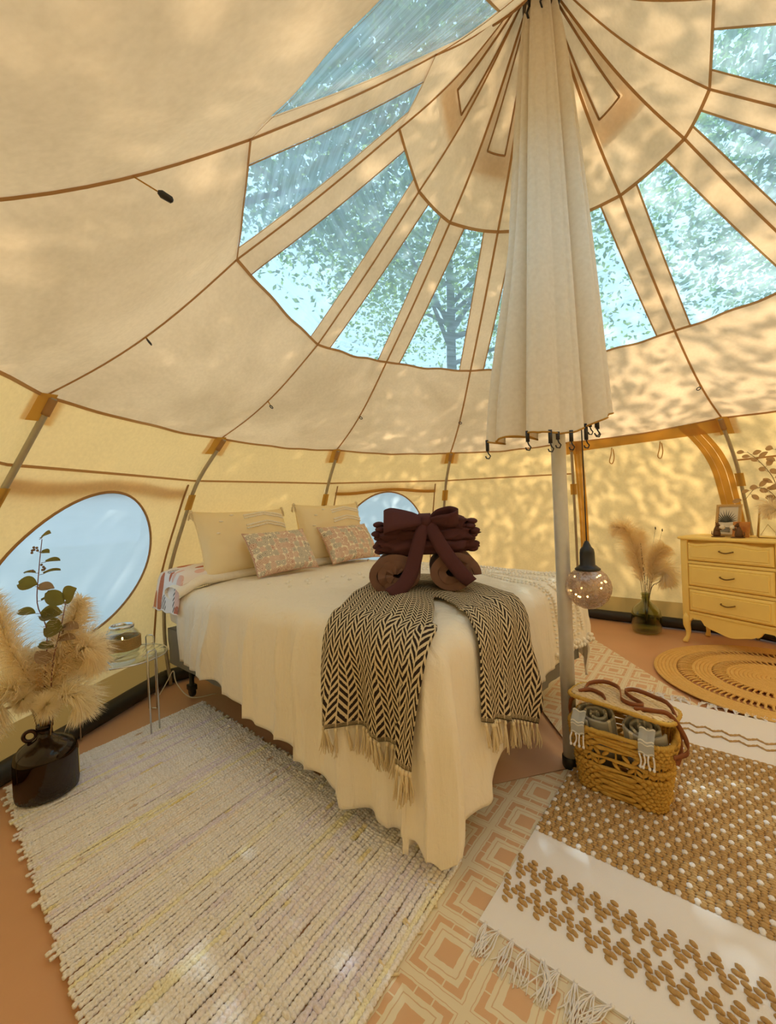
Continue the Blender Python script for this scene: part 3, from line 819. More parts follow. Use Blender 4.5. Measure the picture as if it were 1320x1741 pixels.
pillow('printed_cushion', B(1.60, 1.27, TOP + .03), X_rot(-.04), lean(.55), .52, .33, .15, MT['medallion'], 'small medallion print cushion propped on the sham by the oval window', 'cushion', None, .12, 4.3)
# printed pillowcase lying at the head corner and sagging over the mattress edge
pc = empty('printed_pillowcase', B(2.04, .06, .70), 'white pillow with orange and navy leaf print sagging over the head corner', 'pillow')
def pcf(sg):
    def f(u, v):
        e = max(0, (1 - abs(u) ** 4) * (1 - abs(v) ** 4)) ** .5
        b = .20 + u * .33; a = 2.04 + v * .19
        z = TOP + .05 + sg * .065 * e
        over = max(0, -.02 - b)
        z -= over * 1.55 + .03 * smooth01(-u); b2 = b + over * .62
        return B(a + .02 * u, b2, z + .012 * nz((u * 3, v * 3, sg)))
    return f
m = MB(); us = lin(-1, 1, 29); m.grid(pcf(1), us, us, uvfn=lambda u, v: (u * .33, v * .22)); m.grid(lambda u, v: pcf(-1)(-u, v), us, us, uvfn=lambda u, v: (u * .33, v * .22)); m.build('pillow_body', MT['leafprint'], pc)
m = MB(); m.tube([pcf(1)(-1, v) for v in lin(-1, 1, 20)], .005, 5); m.build('open_hem', MT['leafprint'], pc)

# ---- towel bundle on the throw
MT['plum'] = m_fabric('plum_cotton', (.105, .042, .045), (.08, .03, .034), weave=260)
MT['brown_towel'] = m_fabric('brown_towel', (.21, .115, .085), (.165, .09, .068), weave=220)
TC = B(.42, .58, TOP + .030)            # where the bundle stands
vdir = Vector((TC.x, TC.y, 0)).normalized(); vx = Vector((vdir.y, -vdir.x, 0))      # away from the doorway / across
def T(x, y, z): return TC + vx * x + vdir * y + UP * z
def towel_roll(name, cx, cz, rx, rz, length, turns, mat, label, group, a0=0, hand=1):
    r = empty(name, T(cx, 0, 0), label, 'towel', group)
    m = MB(); n = int(turns * 34); prof = []; asp = rz / rx
    for i in range(n + 1):
        q = i / n; a = a0 + hand * 2 * PI * turns * q; rad = lerp(rx * .16, rx - .016, q) * (1 + .05 * nz((a * .9, cx * 9, 2)))
        prof.append((rad * math.cos(a), rad * asp * math.sin(a), a))
    def f(i, y):
        x, z, a = prof[int(i)]
        # terry edge is uneven
        yy = y * length + (.012 * nz((a * 2, cx * 5, 1)) if abs(y) > .45 else 0)
        return T(cx + x, yy, max(.022, cz + z))
    m.grid(f, list(range(n + 1)), [-.5, -.47, -.2, .2, .47, .5]); o = m.build('rolled_cloth', mat, r)
    md = o.modifiers.new('t', 'SOLIDIFY'); md.thickness = .036; md.offset = 0
    b = o.modifiers.new('b', 'BEVEL'); b.width = .014; b.segments = 2; b.limit_method = 'ANGLE'
    return r
towel_roll('rolled_towel', -.140, .098, .136, .100, .30, 2.6, MT['brown_towel'], 'thick brown rolled towel under the loose ribbon end', None, .6)
towel_roll('rolled_towel', .125, .096, .126, .098, .30, 2.4, MT['brown_towel'], 'thick brown rolled towel under the slanting ribbon end', None, 2.4, -1)
rb = empty('plum_robe', T(0, 0, .19), 'folded plum cotton robe stacked on two brown towels', 'robe')
for j, (w, zc, hh, dy) in enumerate(((.245, .222, .044, 0), (.236, .276, .046, .01), (.205, .325, .042, .0))):
    m = MB()
    def fb(d): return 1 + .18 * nz((d.x * 2.6 + j, d.y * 2.6, d.z * 3)) + .14 * nz((d.x * 5, d.y * 5 + j, d.z * 8))
    Mx = Matrix((vx, vdir, UP)).transposed(); c = T(.005 * (j - 1), dy, zc)
    sg = lambda x, p: math.copysign(abs(x) ** p, x)
    P = []; F = []; n1, n2 = 44, 16
    for jj in range(n2 + 1):
        ph = -PI / 2 + PI * jj / n2
        for i in range(n1):
            a = 2 * PI * i / n1; d = Vector((math.cos(ph) * math.cos(a), math.cos(ph) * math.sin(a), math.sin(ph)))
            k = fb(d); P.append(c + Mx @ Vector((w * sg(math.cos(ph), .5) * sg(math.cos(a), .55) * k, .15 * sg(math.cos(ph), .5) * sg(math.sin(a), .55) * k, hh * sg(math.sin(ph), .8) * (1 + .25 * nz((d.x * 3, d.y * 3, j))))))
    for jj in range(n2):
        for i in range(n1): F.append((jj * n1 + i, jj * n1 + (i + 1) % n1, (jj + 1) * n1 + (i + 1) % n1, (jj + 1) * n1 + i))
    m.add(P, F); m.build('robe_fold', MT['plum'], rb)
for s_ in (-1, 1):
    m = MB()
    for k in range(7):      # gathered sleeve ends at the sides
        z = .20 + .022 * k; m.ellipsoid(T(s_ * (.225 + .012 * math.sin(k * 2.1)), -.05 + .02 * math.sin(k), z), (.030, .045, .016), 9, 6, Matrix((vx, vdir, UP)).transposed())
    m.build('gathered_end', MT['plum'], rb)
bow = empty('ribbon_bow', T(0, -.12, .33), 'wide plum fabric belt tied in a bow around the towels', 'ribbon')
def ribbon(name, pts, ws, tw=None, n=30):
    P = spline(pts, n); m = MB(); V = []; F = []
    for i in range(n):
        t_ = i / (n - 1); k = t_ * (len(ws) - 1); a = int(min(k, len(ws) - 2)); w = lerp(ws[a], ws[a + 1], k - a)
        sd = tw(t_).normalized()
        for q in (-1, -.5, 0, .5, 1): V.append(P[i] + sd * (w / 2 * q) + vdir * (-.006 * (1 - q * q)))
    for i in range(n - 1):
        for q in range(4): F.append((i * 5 + q, i * 5 + q + 1, (i + 1) * 5 + q + 1, (i + 1) * 5 + q))
    m.add(V, F); o = m.build(name, MT['plum'], bow); md = o.modifiers.new('t', 'SOLIDIFY'); md.thickness = .004; md.offset = 0; return o
f_ = -.165
ribbon('belt_end', [T(-.005, f_ + .02, .35), T(-.02, f_, .29), T(-.045, f_ - .005, .20), T(-.07, f_ - .01, .12), T(-.11, f_ - .03, .055), T(-.17, f_ - .05, .02)], (.045, .06, .066, .068, .07, .066), lambda t: vx * (1 - .35 * t) + UP * (.15 - .75 * t))
ribbon('belt_end', [T(.02, f_ + .02, .345), T(.035, f_, .30), T(.075, f_ - .005, .22), T(.12, f_ - .012, .15), T(.165, f_ - .012, .09), T(.20, f_ - .005, .055)], (.035, .06, .066, .066, .066, .06), lambda t: vx * .9 + UP * .55)
ribbon('bow_loop', [T(.0, f_ + .02, .345), T(-.06, f_ + .0, .355), T(-.15, f_ - .02, .36), T(-.19, f_ + .01, .345), T(-.15, f_ + .05, .335), T(-.06, f_ + .05, .34), T(0, f_ + .03, .345)], (.03, .075, .115, .12, .11, .07, .03), lambda t: UP * .9 + vdir * .4)
ribbon('bow_loop', [T(.02, f_ + .02, .345), T(.06, f_ - .01, .345), T(.12, f_ - .035, .345), T(.155, f_ + .02, .36), T(.12, f_ + .09, .375), T(.06, f_ + .07, .37), T(.02, f_ + .03, .35)], (.03, .055, .075, .08, .08, .06, .03), lambda t: UP * .85 + vdir * (-.5))
m = MB(); m.ellipsoid(T(.008, f_ + .015, .345), (.028, .02, .026), 10, 8, None, lambda d: 1 + .15 * nz(d * 3)); m.build('bow_knot', MT['plum'], bow)
ribbon('belt_band', [T(0, f_ + .02, .345), T(0, -.10, .372), T(0, 0, .376), T(0, .10, .37), T(0, .17, .33)], (.04, .06, .06, .06, .06), lambda t: vx)
# ---------------------------------------------------------------- mats and rugs
def m_geo():
    t = NT('printed_mat'); co = t.coord(); p = t.mapping(co, (1 / .19,) * 3, (0, 0, math.radians(38)))
    wob = t.noise(co, 28, 2); s = t.sep(p)
    fx = t.math('SUBTRACT', t.math('FRACT', t.math('ADD', s[0], .5)), .5); fy = t.math('SUBTRACT', t.math('FRACT', t.math('ADD', s[1], .5)), .5)
    d = t.math('ADD', t.math('MAXIMUM', t.math('ABSOLUTE', fx), t.math('ABSOLUTE', fy)), t.math('MULTIPLY', t.math('SUBTRACT', wob, .5), .05))
    mn = t.math('MINIMUM', t.math('ABSOLUTE', fx), t.math('ABSOLUTE', fy))
    Bn, Cr, Ln = (.70, .45, .28), (.80, .73, .58), (.68, .50, .34)
    c = t.ramp(d, [(0, Bn), (.150, Cr), (.235, Ln), (.252, Cr), (.315, Bn), (.405, Cr), (.435, Ln), (.447, Cr)], 'CONSTANT')
    gap = t.math('MULTIPLY', t.math('LESS_THAN', t.math('ABSOLUTE', t.math('SUBTRACT', mn, .13)), .010), t.math('MULTIPLY', t.math('GREATER_THAN', d, .315), t.math('LESS_THAN', d, .405)))
    c = t.mix(gap, c, Cr)
    return t.done(t.princ(c, .6, 0, t.bump(wob, .15, .003)))
MT['geo'] = m_geo()
def slab(name, outline, z0, z1, mat, wav=.0, label=None, cat=None, n=30):
    """thin mat filling a quad (corners in order), gently wavy"""
    A, Bq, Cq, D = [Vector((*p, 0)) for p in outline]; m = MB()
    def f(zz): 
        def g(u, v):
            p = A.lerp(Bq, u).lerp(D.lerp(Cq, u), v); p.z = zz + wav * nz((p.x, p.y, 0), 5); return p
        return g
    us = lin(0, 1, n); m.grid(f(z1), us, us); m.grid(lambda u, v: f(z0)(v, u), [0, 1], [0, 1])
    for e in (lambda s: (s, 0), lambda s: (1, s), lambda s: (1 - s, 1), lambda s: (0, 1 - s)):
        m.grid(lambda s, k: (f(z1)(*e(s)) if k else Vector((f(z1)(*e(s)).x, f(z1)(*e(s)).y, z0))), us, [0, 1])
    o = m.build(name, mat, origin=(.110, 1.113, z0)); tag(o, label, cat); return o
slab('printed_mat', [(-.75, .25), (1.15, .25), (1.15, 1.955), (-.10, 1.66)], .000, .004, MT['geo'], .0008, 'tan and cream maze print mat lying between the two large rugs', 'mat')
slab('printed_mat', [(.83, 2.02), (1.705, 2.02), (1.705, 3.75), (.83, 3.75)], .000, .004, MT['geo'], .0008, 'tan and cream maze print mat beside the bed towards the door', 'mat')
# loose flap of groundsheet cloth between the two mats, rumpled beside the bed
MT['flap'] = m_simple('groundsheet_fold', (.62, .39, .27), .38, 0, .12, 4, .1)
m = MB(); A = [(.14, 1.72), (.80, 1.88), (.815, 2.5), (.20, 2.6)]
def ff(u, v):
    p = Vector((*A[0], 0)).lerp(Vector((*A[1], 0)), u).lerp(Vector((*A[3], 0)).lerp(Vector((*A[2], 0)), u), v)
    e = min(u, 1 - u, v, 1 - v)
    p.z = .002 + min(1, e * 8) * (.012 + .018 * nz((p.x, p.y, 2), 6) + .012 * math.sin(p.x * 22 + p.y * 9)) ; p.z = max(p.z, .001); return p
m.grid(ff, lin(0, 1, 44), lin(0, 1, 44)); tag(m.build('cloth_flap', MT['flap']), 'rumpled pinkish brown groundsheet flap beside the bed foot', 'groundsheet')

# ---- rag rug: every woven strip is a piece
rr = random.Random(21)
RT, R1, R2 = Vector((-1.245, 2.69, .006)), Vector((.742, -.670, 0)), Vector((-.565, -.825, 0))
rag = empty('rag_rug', RT + R1 * .96 + R2 * .48, 'pale rag rug woven from cream, lilac and yellow fabric strips', 'rug')
def m_rag():
    t = NT('rag_strip'); oi = t.n('ShaderNodeObjectInfo'); co = t.coord()
    rv = t.math('MULTIPLY', oi.outputs['Random'], 37.0)
    cmb = t.n('ShaderNodeCombineXYZ'); s = t.sep(co); t.set(cmb.inputs[0], s[0]); t.set(cmb.inputs[1], rv)
    seg = t.noise(cmb.outputs[0], 3.2, 2)
    base = t.mix(t.ramp(seg, [(.40, (0, 0, 0)), (.50, (1, 1, 1))]), oi.outputs['Color'], (.92, .92, .99))
    seg2 = t.noise(cmb.outputs[0], 5.5, 2)
    base = t.mix(t.ramp(seg2, [(.66, (0, 0, 0)), (.70, (.75, .75, .75))]), base, (.84, .74, .34))
    base = t.mix(t.ramp(seg2, [(.26, (.8, .8, .8)), (.29, (0, 0, 0))]), base, (.60, .42, .30))
    n1 = t.noise(co, 170, 3)
    base = t.mix(1.0, base, t.ramp(n1, [(.3, (.80, .77, .72)), (.6, (1, 1, 1))]), 'MULTIPLY')
    return t.done(t.princ(base, .95, 0, t.bump(n1, .4, .004), **{'Specular IOR Level': .1}))
MT['rag'] = m_rag()
RW = .97
def strip_mesh(seed):
    R = random.Random(seed); m = MB(); xs = []; x = R.uniform(-.012, .012)
    while x < RW - .008 + R.uniform(-.01, .01):
        w = R.uniform(.009, .016) * (2.2 if R.random() < .03 else 1); xs.append((x, w)); x += w
    path = []; rad = []
    for (a, w) in xs:
        big = 1 + R.uniform(-.14, .16) + (.5 if R.random() < .012 else 0)
        for q, k in ((.04, .70), (.3, .97), (.7, .97), (.96, .70)):
            path.append((a + w * q, .0015 * math.sin(a * 11 + seed), .0055 + (big - 1) * .003)); rad.append(.0078 * k * big)
    m.tube(path, rad, 6, flat=.74, up=(0, 0, 1)); me = m.mesh('rag_strip'); me.materials.append(MT['rag']); return me
strips = [strip_mesh(i) for i in range(8)]
pos = 0.; i = 0
rag_rot = math.atan2(R2.y, R2.x)
PAL = [(.93, .93, .99), (.91, .91, .99), (.95, .94, .95), (.84, .81, 1.0), (.89, .86, .99), (.94, .92, .74), (.92, .87, .87), (.84, .80, 1.0)]
hue = 0
while pos < 1.93:
    w = rr.uniform(.0125, .0165) if pos < 1.45 else rr.uniform(.015, .021)
    if rr.random() < .35: hue = rr.randrange(len(PAL))
    p = RT + R1 * (pos + w / 2) + R2 * rr.uniform(-.004, .004)
    o = inst(strips[rr.randrange(8)], 'rag_strip', rag, loc=p - parent_loc(rag), rot=(0, 0, rag_rot + rr.uniform(-.003, .003)), sc=(1, w / .0138, w / .0142 * rr.uniform(.9, 1.05)), color=(*PAL[hue], 1))
    pos += w * .96; i += 1
for k in range(14):        # loose rag ends at the near edge
    s = rr.uniform(.05, .95) * RW; p = RT + R1 * (1.86 + .004) + R2 * s
    m = MB(); d = (R1 * rr.uniform(.3, 1) + R2 * rr.uniform(-.8, .8)).normalized()
    pts = [p + UP * .006, p + R1 * .025 + UP * .012, p + R1 * .03 + d * .03 + UP * .004, p + R1 * .03 + d * .05 + R2 * rr.uniform(-.03, .03) + UP * .003]
    m.tube(spline(pts, 10), .005, 5, flat=.4, up=(0, 0, 1)); m.build('loose_end', MT['fringe'], rag)

# ---- white and brown woven rug
WO, W1, W2 = Vector((.208, 1.193, .0045)), Vector((.646, .763, 0)), Vector((.763, -.646, 0))
def Wp(l, w, z): return WO + W1 * l + W2 * w + UP * z
WL, WWd = 1.84, 1.22
wr = empty('woven_rug', Wp(WL / 2, WWd / 2, 0), 'white cotton rug with brown jute zigzags and white dotted field', 'rug')
MT['rug_white'] = m_fabric('rug_white', (.88, .89, .98), (.84, .85, .94), weave=420)
def m_jutey(name, a, b):
    t = NT(name); co = t.coord(); n1 = t.noise(co, 130, 3); n2 = t.noise(co, 24, 3)
    return t.done(t.princ(t.mix(t.math('ADD', t.math('MULTIPLY', n1, .6), t.math('MULTIPLY', n2, .4)), a, b), .85, 0, t.bump(n1, .5, .004), **{'Specular IOR Level': .15}))
MT['rug_brown'] = m_jutey('rug_brown', (.36, .21, .08), (.70, .50, .26))
m = MB()
def wbase(z): return lambda l, w: Wp(l, w, z + .0012 * math.sin(w * 90) * .5 + .0015 * nz((l * 5, w * 5, 0)))
ls, ws = lin(0, WL, 80), lin(0, WWd, 50)
m.grid(wbase(.006), ls, ws); m.grid(lambda w, l: Wp(l, w, .0), [0, WWd], [0, WL])
for fn in (lambda s: (s * WL, 0), lambda s: (WL, s * WWd), lambda s: ((1 - s) * WL, WWd), lambda s: (0, (1 - s) * WWd)):
    m.grid(lambda s, k: wbase(.006)(*fn(s)) if k else Wp(*fn(s), 0), lin(0, 1, 40), [0, 1])
m.build('cotton_base', MT['rug_white'], wr)
Mw = Matrix((W2, -W1, UP)).transposed()       # local x across the rug
def knot_mesh(lx, ly, lz, seed=0):
    m = MB(); m.ellipsoid((0, 0, 0), (lx, ly, lz), 8, 5, None, lambda d: 1 + .12 * nz((d.x * 2 + seed, d.y * 3, d.z))); me = m.mesh('yarn_knot'); me.materials.append(MT['rug_brown']); return me
knots = [knot_mesh(.0125, .0066, .0066, s) for s in range(4)]
kstuff = MB(); PER = .047
zq = Mw.to_3x3()
for row, l0 in ((0, .105), (1, .205)):
    for c in range(int(WWd / PER)):
        for j in range(8):
            # a stepped Z: lumps climb up the slope and jump back
            f = j / 8; w = c * PER + PER * (f if f < .5 else .5 + (f - .5)) + .008; l = l0 + .075 * (abs(((f * 2) % 2) - 1))
            l += rr.uniform(-.002, .002); ang = .35 + rr.uniform(-.2, .2)
            p = Wp(l, w, .0085)
            if w < .66:
                M = (Mw.to_4x4() @ Matrix.Rotation(ang, 4, 'Z')) ; M.translation = p - parent_loc(wr); inst(knots[rr.randrange(4)], 'yarn_knot', wr, M=M)
            elif w < WWd - .01: kstuff.ellipsoid(p, (.0105, .0052, .0058), 6, 3, zq)
field = MB(); RP = .0115
nrow = int((1.385 - .425) / RP)
for r in range(nrow):
    l = .425 + r * RP; g = r // 4; ph = .5 if g % 2 else 0
    for c in range(-1, int(WWd / PER) + 1):
        if r % 4 in (0, 1):        # broken by a white dot
            w0 = (c + ph) * PER + .015; w1 = (c + 1 + ph) * PER - .001; cx, hx = (w0 + w1) / 2, (w1 - w0) / 2 + .002
            spots = [(cx - hx / 2, hx * .62), (cx + hx / 2, hx * .62)]
        else: spots = [((c + .25 + ph) * PER, .0145), ((c + .75 + ph) * PER, .0145)]
        for cx, hx in spots:
            if 0.004 < cx < WWd - .004: field.ellipsoid(Wp(l + rr.uniform(-.0012, .0012), cx, .0085 + rr.uniform(-.001, .001)), (hx, RP * .60, .0058), 6, 4, zq)
wdot = MB()
for r in range(0, nrow, 4):
    ph = .5 if (r // 4) % 2 else 0
    for c in range(-1, int(WWd / PER) + 1):
        cx = (c + ph) * PER + .007
        if .004 < cx < WWd - .004: wdot.ellipsoid(Wp(.425 + (r + .5) * RP, cx, .0095), (.0105, RP * 1.0, .0066), 7, 4, zq)
tag(wdot.build('white_dots', MT['rug_white'], wr), kind='stuff')
tag(field.build('jute_field', MT['rug_brown'], wr), kind='stuff')
if kstuff.v: tag(kstuff.build('yarn_knots', MT['rug_brown'], wr), kind='stuff')
for l0 in (1.50, 1.565):
    m = MB(); pts = []
    n = int(WWd / .033)
    for i in range(n + 1): pts.append(Wp(l0 + (.026 if i % 2 else 0), min(WWd, i * .033), .009))
    P = []
    for a, b in zip(pts[:-1], pts[1:]): P += [a.lerp(b, k / 6) for k in range(6)]
    m.tube(P, [.0055 + .0012 * math.sin(i * 2.1) for i in range(len(P))], 5, flat=.7); m.build('zigzag_cord', MT['rug_brown'], wr)
tas2 = []
for s in range(6):
    R = random.Random(s + 50); m = MB()
    for k in range(9):
        y = R.uniform(-.012, .012); pts = [(y * .3, 0, .006), (y * .8 + R.uniform(-.003, .003), -.02, .008 + R.uniform(0, .006)), (y * 1.3 + R.uniform(-.01, .01), -.05, .004 + R.uniform(0, .006)), (y * 1.5 + R.uniform(-.018, .018), -.075 - R.uniform(0, .03), .002)]
        m.tube(spline(pts, 7), .0017, 4)
    m.ellipsoid((0, 0.002, .007), (.006, .006, .004), 6, 4)
    me = m.mesh('tassel'); me.materials.append(MT['rug_white']); tas2.append(me)
Mt = Matrix((W2, W1, UP)).transposed().to_4x4()
for e, l in ((0, 0.002), (1, WL - .002)):
    for i in range(30):
        M = Mt @ Matrix.Rotation((PI if e else 0) + rr.uniform(-.5, .5), 4, 'Z'); M.translation = Wp(l, .02 + i * .0405, 0) - parent_loc(wr); inst(tas2[rr.randrange(6)], 'tassel', wr, M=M)

# ---- round jute rug
MT['jute'] = m_jutey('jute', (.60, .35, .10), (.93, .64, .26))
JC = Vector((2.40, 2.62, .0045)); jr = empty('jute_rug', JC, 'round braided jute rug with openwork rings in front of the dresser', 'rug')
def braid_ring(r, w):
    m = MB(); n = max(24, int(2 * PI * r / .011)); nb = max(8, int(2 * PI * r / .022)); P = []; F = []
    for i in range(n):
        a = 2 * PI * i / n
        for k in range(8):
            b = 2 * PI * k / 8; bump = 1 + .16 * math.sin(nb * a + 2.5 * math.cos(b))
            P.append(JC + Vector(((r + w * .54 * math.cos(b)) * math.cos(a), (r + w * .54 * math.cos(b)) * math.sin(a), .007 + .0065 * math.sin(b) * bump)))
    for i in range(n):
        for k in range(8): F.append((i * 8 + k, ((i + 1) % n) * 8 + k, ((i + 1) % n) * 8 + (k + 1) % 8, i * 8 + (k + 1) % 8))
    m.add(P, F); m.build('braid_ring', MT['jute'], jr)
for r in [.012 + .022 * i for i in range(12)] + [.350, .372, .394, .416, .438] + [.545, .567, .589, .611, .633, .655]: braid_ring(r, .022)
for r0, r1, n in ((.262, .342, 64), (.447, .537, 104)):
    m = MB(); L = r1 - r0
    m.tube([(0, 0, .007), (L * .25, .008, .009), (L * .5, 0, .012), (L * .75, -.008, .009), (L, 0, .007)], [.007, .008, .009, .008, .007], 6, flat=.7); me = m.mesh('openwork_loop'); me.materials.append(MT['jute'])
    for i in range(n):
        a = 2 * PI * i / n + rr.uniform(-.008, .008); inst(me, 'openwork_loop', jr, loc=(r0 * math.cos(a), r0 * math.sin(a), 0), rot=(0, 0, a + .45))
# ---------------------------------------------------------------- glass side table with jar
MT['glass'] = m_glass('clear_glass', (.93, .96, .93))
MT['rope'] = m_jutey('rope', (.28, .16, .05), (.55, .36, .14))
def m_emit(name, c, s):
    t = NT(name); return t.done(t.shader('ShaderNodeEmission', Color=c, Strength=s))
MT['glow'] = m_emit('warm_bulb', (1, .62, .22), 7)
SC = Vector((-1.55, 2.42, 0)); SZ = .41; SR = .215
st = empty('side_table', SC, 'round glass side table with chrome hairpin legs beside the bed', 'side table')
m = MB(); m.lathe([(.001, SZ), (SR - .006, SZ), (SR - .004, SZ + .004), (SR - .006, SZ + .008), (.001, SZ + .008)], SC, 56); m.build('glass_top', MT['glass'], st)
m = MB(); m.tube([SC + Vector((SR * math.cos(2 * PI * i / 60), SR * math.sin(2 * PI * i / 60), SZ + .003)) for i in range(60)], .0045, 7, closed=True); m.build('rim', MT['chrome'], st)
for (x, y) in ((-1.363, 2.338), (-1.534, 2.645), (-1.735, 2.315)):
    d = Vector((x, y, 0)) - SC; d.normalize(); s = Vector((-d.y, d.x, 0)); c = SC + d * (SR + .008)
    pts = [c + s * .026 + UP * .004, c + s * .026 + UP * .25, c + s * .026 + UP * (SZ + .045), c + s * .018 + UP * (SZ + .056), c - s * .018 + UP * (SZ + .056), c - s * .026 + UP * (SZ + .045), c - s * .026 + UP * .25, c - s * .026 + UP * .004, c - s * .026 - d * .001 + UP * .0035]
    m = MB(); m.tube(pts[:8], .0045, 7); m.tube([c - s * .026 + UP * .0045, c + s * .026 + UP * .0045], .0045, 7); m.build('hairpin_leg', MT['chrome'], st)
JP = Vector((-1.585, 2.455, SZ + .0085))
jar = empty('jar_lantern', JP, 'clear glass jar lantern wrapped in rope glowing on the side table', 'lantern')
m = MB(); m.lathe([(.001, 0), (.078, 0), (.086, .008), (.088, .03), (.088, .095), (.084, .118), (.070, .134), (.058, .142), (.058, .152), (.055, .152), (.055, .14), (.068, .13), (.081, .115), (.085, .09), (.085, .012), (.001, .008)], JP, 40); m.build('glass_body', MT['glass'], jar)
for i in range(9):
    m = MB(); m.tube([JP + Vector((.0915 * math.cos(2 * PI * k / 48), .0915 * math.sin(2 * PI * k / 48), .034 + .0075 * i + .001 * math.sin(k))) for k in range(48)], .0042, 6, closed=True); m.build('rope_turn', MT['rope'], jar)
m = MB(); m.lathe([(.056, .150), (.064, .152), (.064, .164), (.058, .168), (.054, .166), (.054, .152)], JP, 40); m.build('metal_ring', MT['chrome'], jar)
m = MB(); m.tube(spline([JP + Vector((.064, 0, .156)), JP + Vector((.078, -.02, .150)), JP + Vector((.02, -.075, .128)), JP + Vector((-.05, -.062, .126)), JP + Vector((-.066, 0, .156))], 20), .002, 5); m.build('wire_bail', MT['chrome'], jar)
m = MB(); m.lathe([(.001, .012), (.03, .012), (.03, .07), (.024, .072), (.001, .07)], JP, 20); cd = m.build('candle', m_simple('wax', (.85, .70, .42), .5), jar)
m = MB(); m.ellipsoid(JP + Vector((0, 0, .086)), (.004, .004, .009), 8, 6); m.build('flame', MT['glow'], cd)
m = MB(); R = random.Random(4)
for k in range(16):
    a = R.uniform(0, 6.28); p = JP + Vector((-.092, -.02, .085)); m.tube([p, p + Vector((-.012, .022 * math.cos(a), .022 * math.sin(a)))], [.003, .006], 5)
m.build('dried_sprig', MT['bark'], jar)
m = MB(); m.tube(spline([(-1.20, 2.80, .012), (-1.34, 2.74, .02), (-1.45, 2.78, .10), (-1.50, 2.84, .16), (-1.54, 2.84, .10), (-1.58, 2.80, .02), (-1.62, 2.82, .02)], 40), .0035, 6); tag(m.build('power_cable', m_simple('white_cable', (.75, .72, .66), .5)), 'thin white power cable behind the side table legs', 'cable')

# ---------------------------------------------------------------- dried flowers
def m_plume(name, c, c2):
    t = NT(name); n1 = t.noise(t.coord(), 9, 3)
    base = t.mix(n1, c, c2)
    return t.done(t.mixsh(.58, t.shader('ShaderNodeBsdfDiffuse', Color=base), t.shader('ShaderNodeBsdfTranslucent', Color=base)))
MT['plume_tan'] = m_plume('plume_tan', (.99, .92, .76), (.96, .85, .64))
MT['plume_cream'] = m_plume('plume_cream', (.98, .93, .80), (.97, .89, .70))
MT['plume_brown'] = m_plume('plume_brown', (.92, .74, .42), (.84, .60, .28))
MT['stem'] = m_simple('dry_stem', (.30, .19, .08), .8)
MT['stem_red'] = m_simple('eucalyptus_stem', (.22, .09, .09), .7)
def m_eleaf(name, c, tc):
    t = NT(name); n1 = t.noise(t.coord(), 25, 3); b = t.mix(n1, tuple(x * .7 for x in c), c)
    return t.done(t.mixsh(.35, t.princ(b, .5), t.shader('ShaderNodeBsdfTranslucent', Color=tc)))
MT['euc'] = m_eleaf('eucalyptus_leaf', (.16, .15, .045), (.40, .34, .06))
MT['euc_pink'] = m_eleaf('dusty_leaf', (.36, .26, .18), (.5, .34, .2))
MT['euc_tan'] = m_eleaf('dried_leaf', (.50, .34, .18), (.72, .48, .24))
def plume(parent, path, start, rad, n, mat, seed, length=.11, droop=.5, name='plume', w=.0013):
    """feathery grass head: fine hairs round the upper part of a stem"""
    R = random.Random(seed); P = spline(path, 40); m = MB(); V = []; F = []
    i0 = int(start * 39)
    for k in range(n):
        t = R.random() ** .8; i = i0 + t * (39 - i0); a = int(min(i, 38)); c = P[a].lerp(P[a + 1], i - a)
        tan = (P[a + 1] - P[a]).normalized()
        o = tan.orthogonal().normalized(); o = Matrix.Rotation(R.uniform(0, 6.283), 3, tan) @ o
        env = math.sin(PI * min(1, .12 + .82 * t)) ** .6
        L = length * R.uniform(.55, 1.2) * env
        d0 = (o * R.uniform(.5, 1.0) + tan * .9).normalized(); d1 = (o * .6 + tan * .35 + Vector((0, 0, -droop * R.uniform(.2, 1)))).normalized()
        p1 = c + d0 * L * .5 + o * rad * .3 * env; p2 = p1 + (d0 * .5 + d1).normalized() * L * .5
        s = d0.cross(Vector((R.gauss(0, 1), R.gauss(0, 1), R.gauss(0, 1)))).normalized() * w
        b = len(V); V += [c - s, c + s, p1 - s, p1 + s, p2]; F += [(b, b + 1, b + 3, b + 2), (b + 2, b + 3, b + 4)]
    m.add(V, F); o = m.build(name, mat, parent, smooth=False); return o
def stem(parent, path, r=.0025, mat=None, name='stem'):
    m = MB(); m.tube(spline(path, 24), [lerp(r, r * .5, i / 23) for i in range(24)], 5); return m.build(name, mat or MT['stem'], parent)
def leaf_obj(parent, p, d, nrm, L, W, mat, name='leaf'):
    d = Vector(d).normalized(); s = d.cross(Vector(nrm)).normalized(); nn = s.cross(d); m = MB()
    def f(u, v):
        w = W * math.sin(PI * (u * .94 + .03)) ** .65; return Vector(p) + d * (L * u) + s * (w * v) + nn * (.12 * L * (v * v) + .08 * L * math.sin(PI * u))
    m.grid(f, lin(0, 1, 9), lin(-1, 1, 5)); return m.build(name, mat, parent)

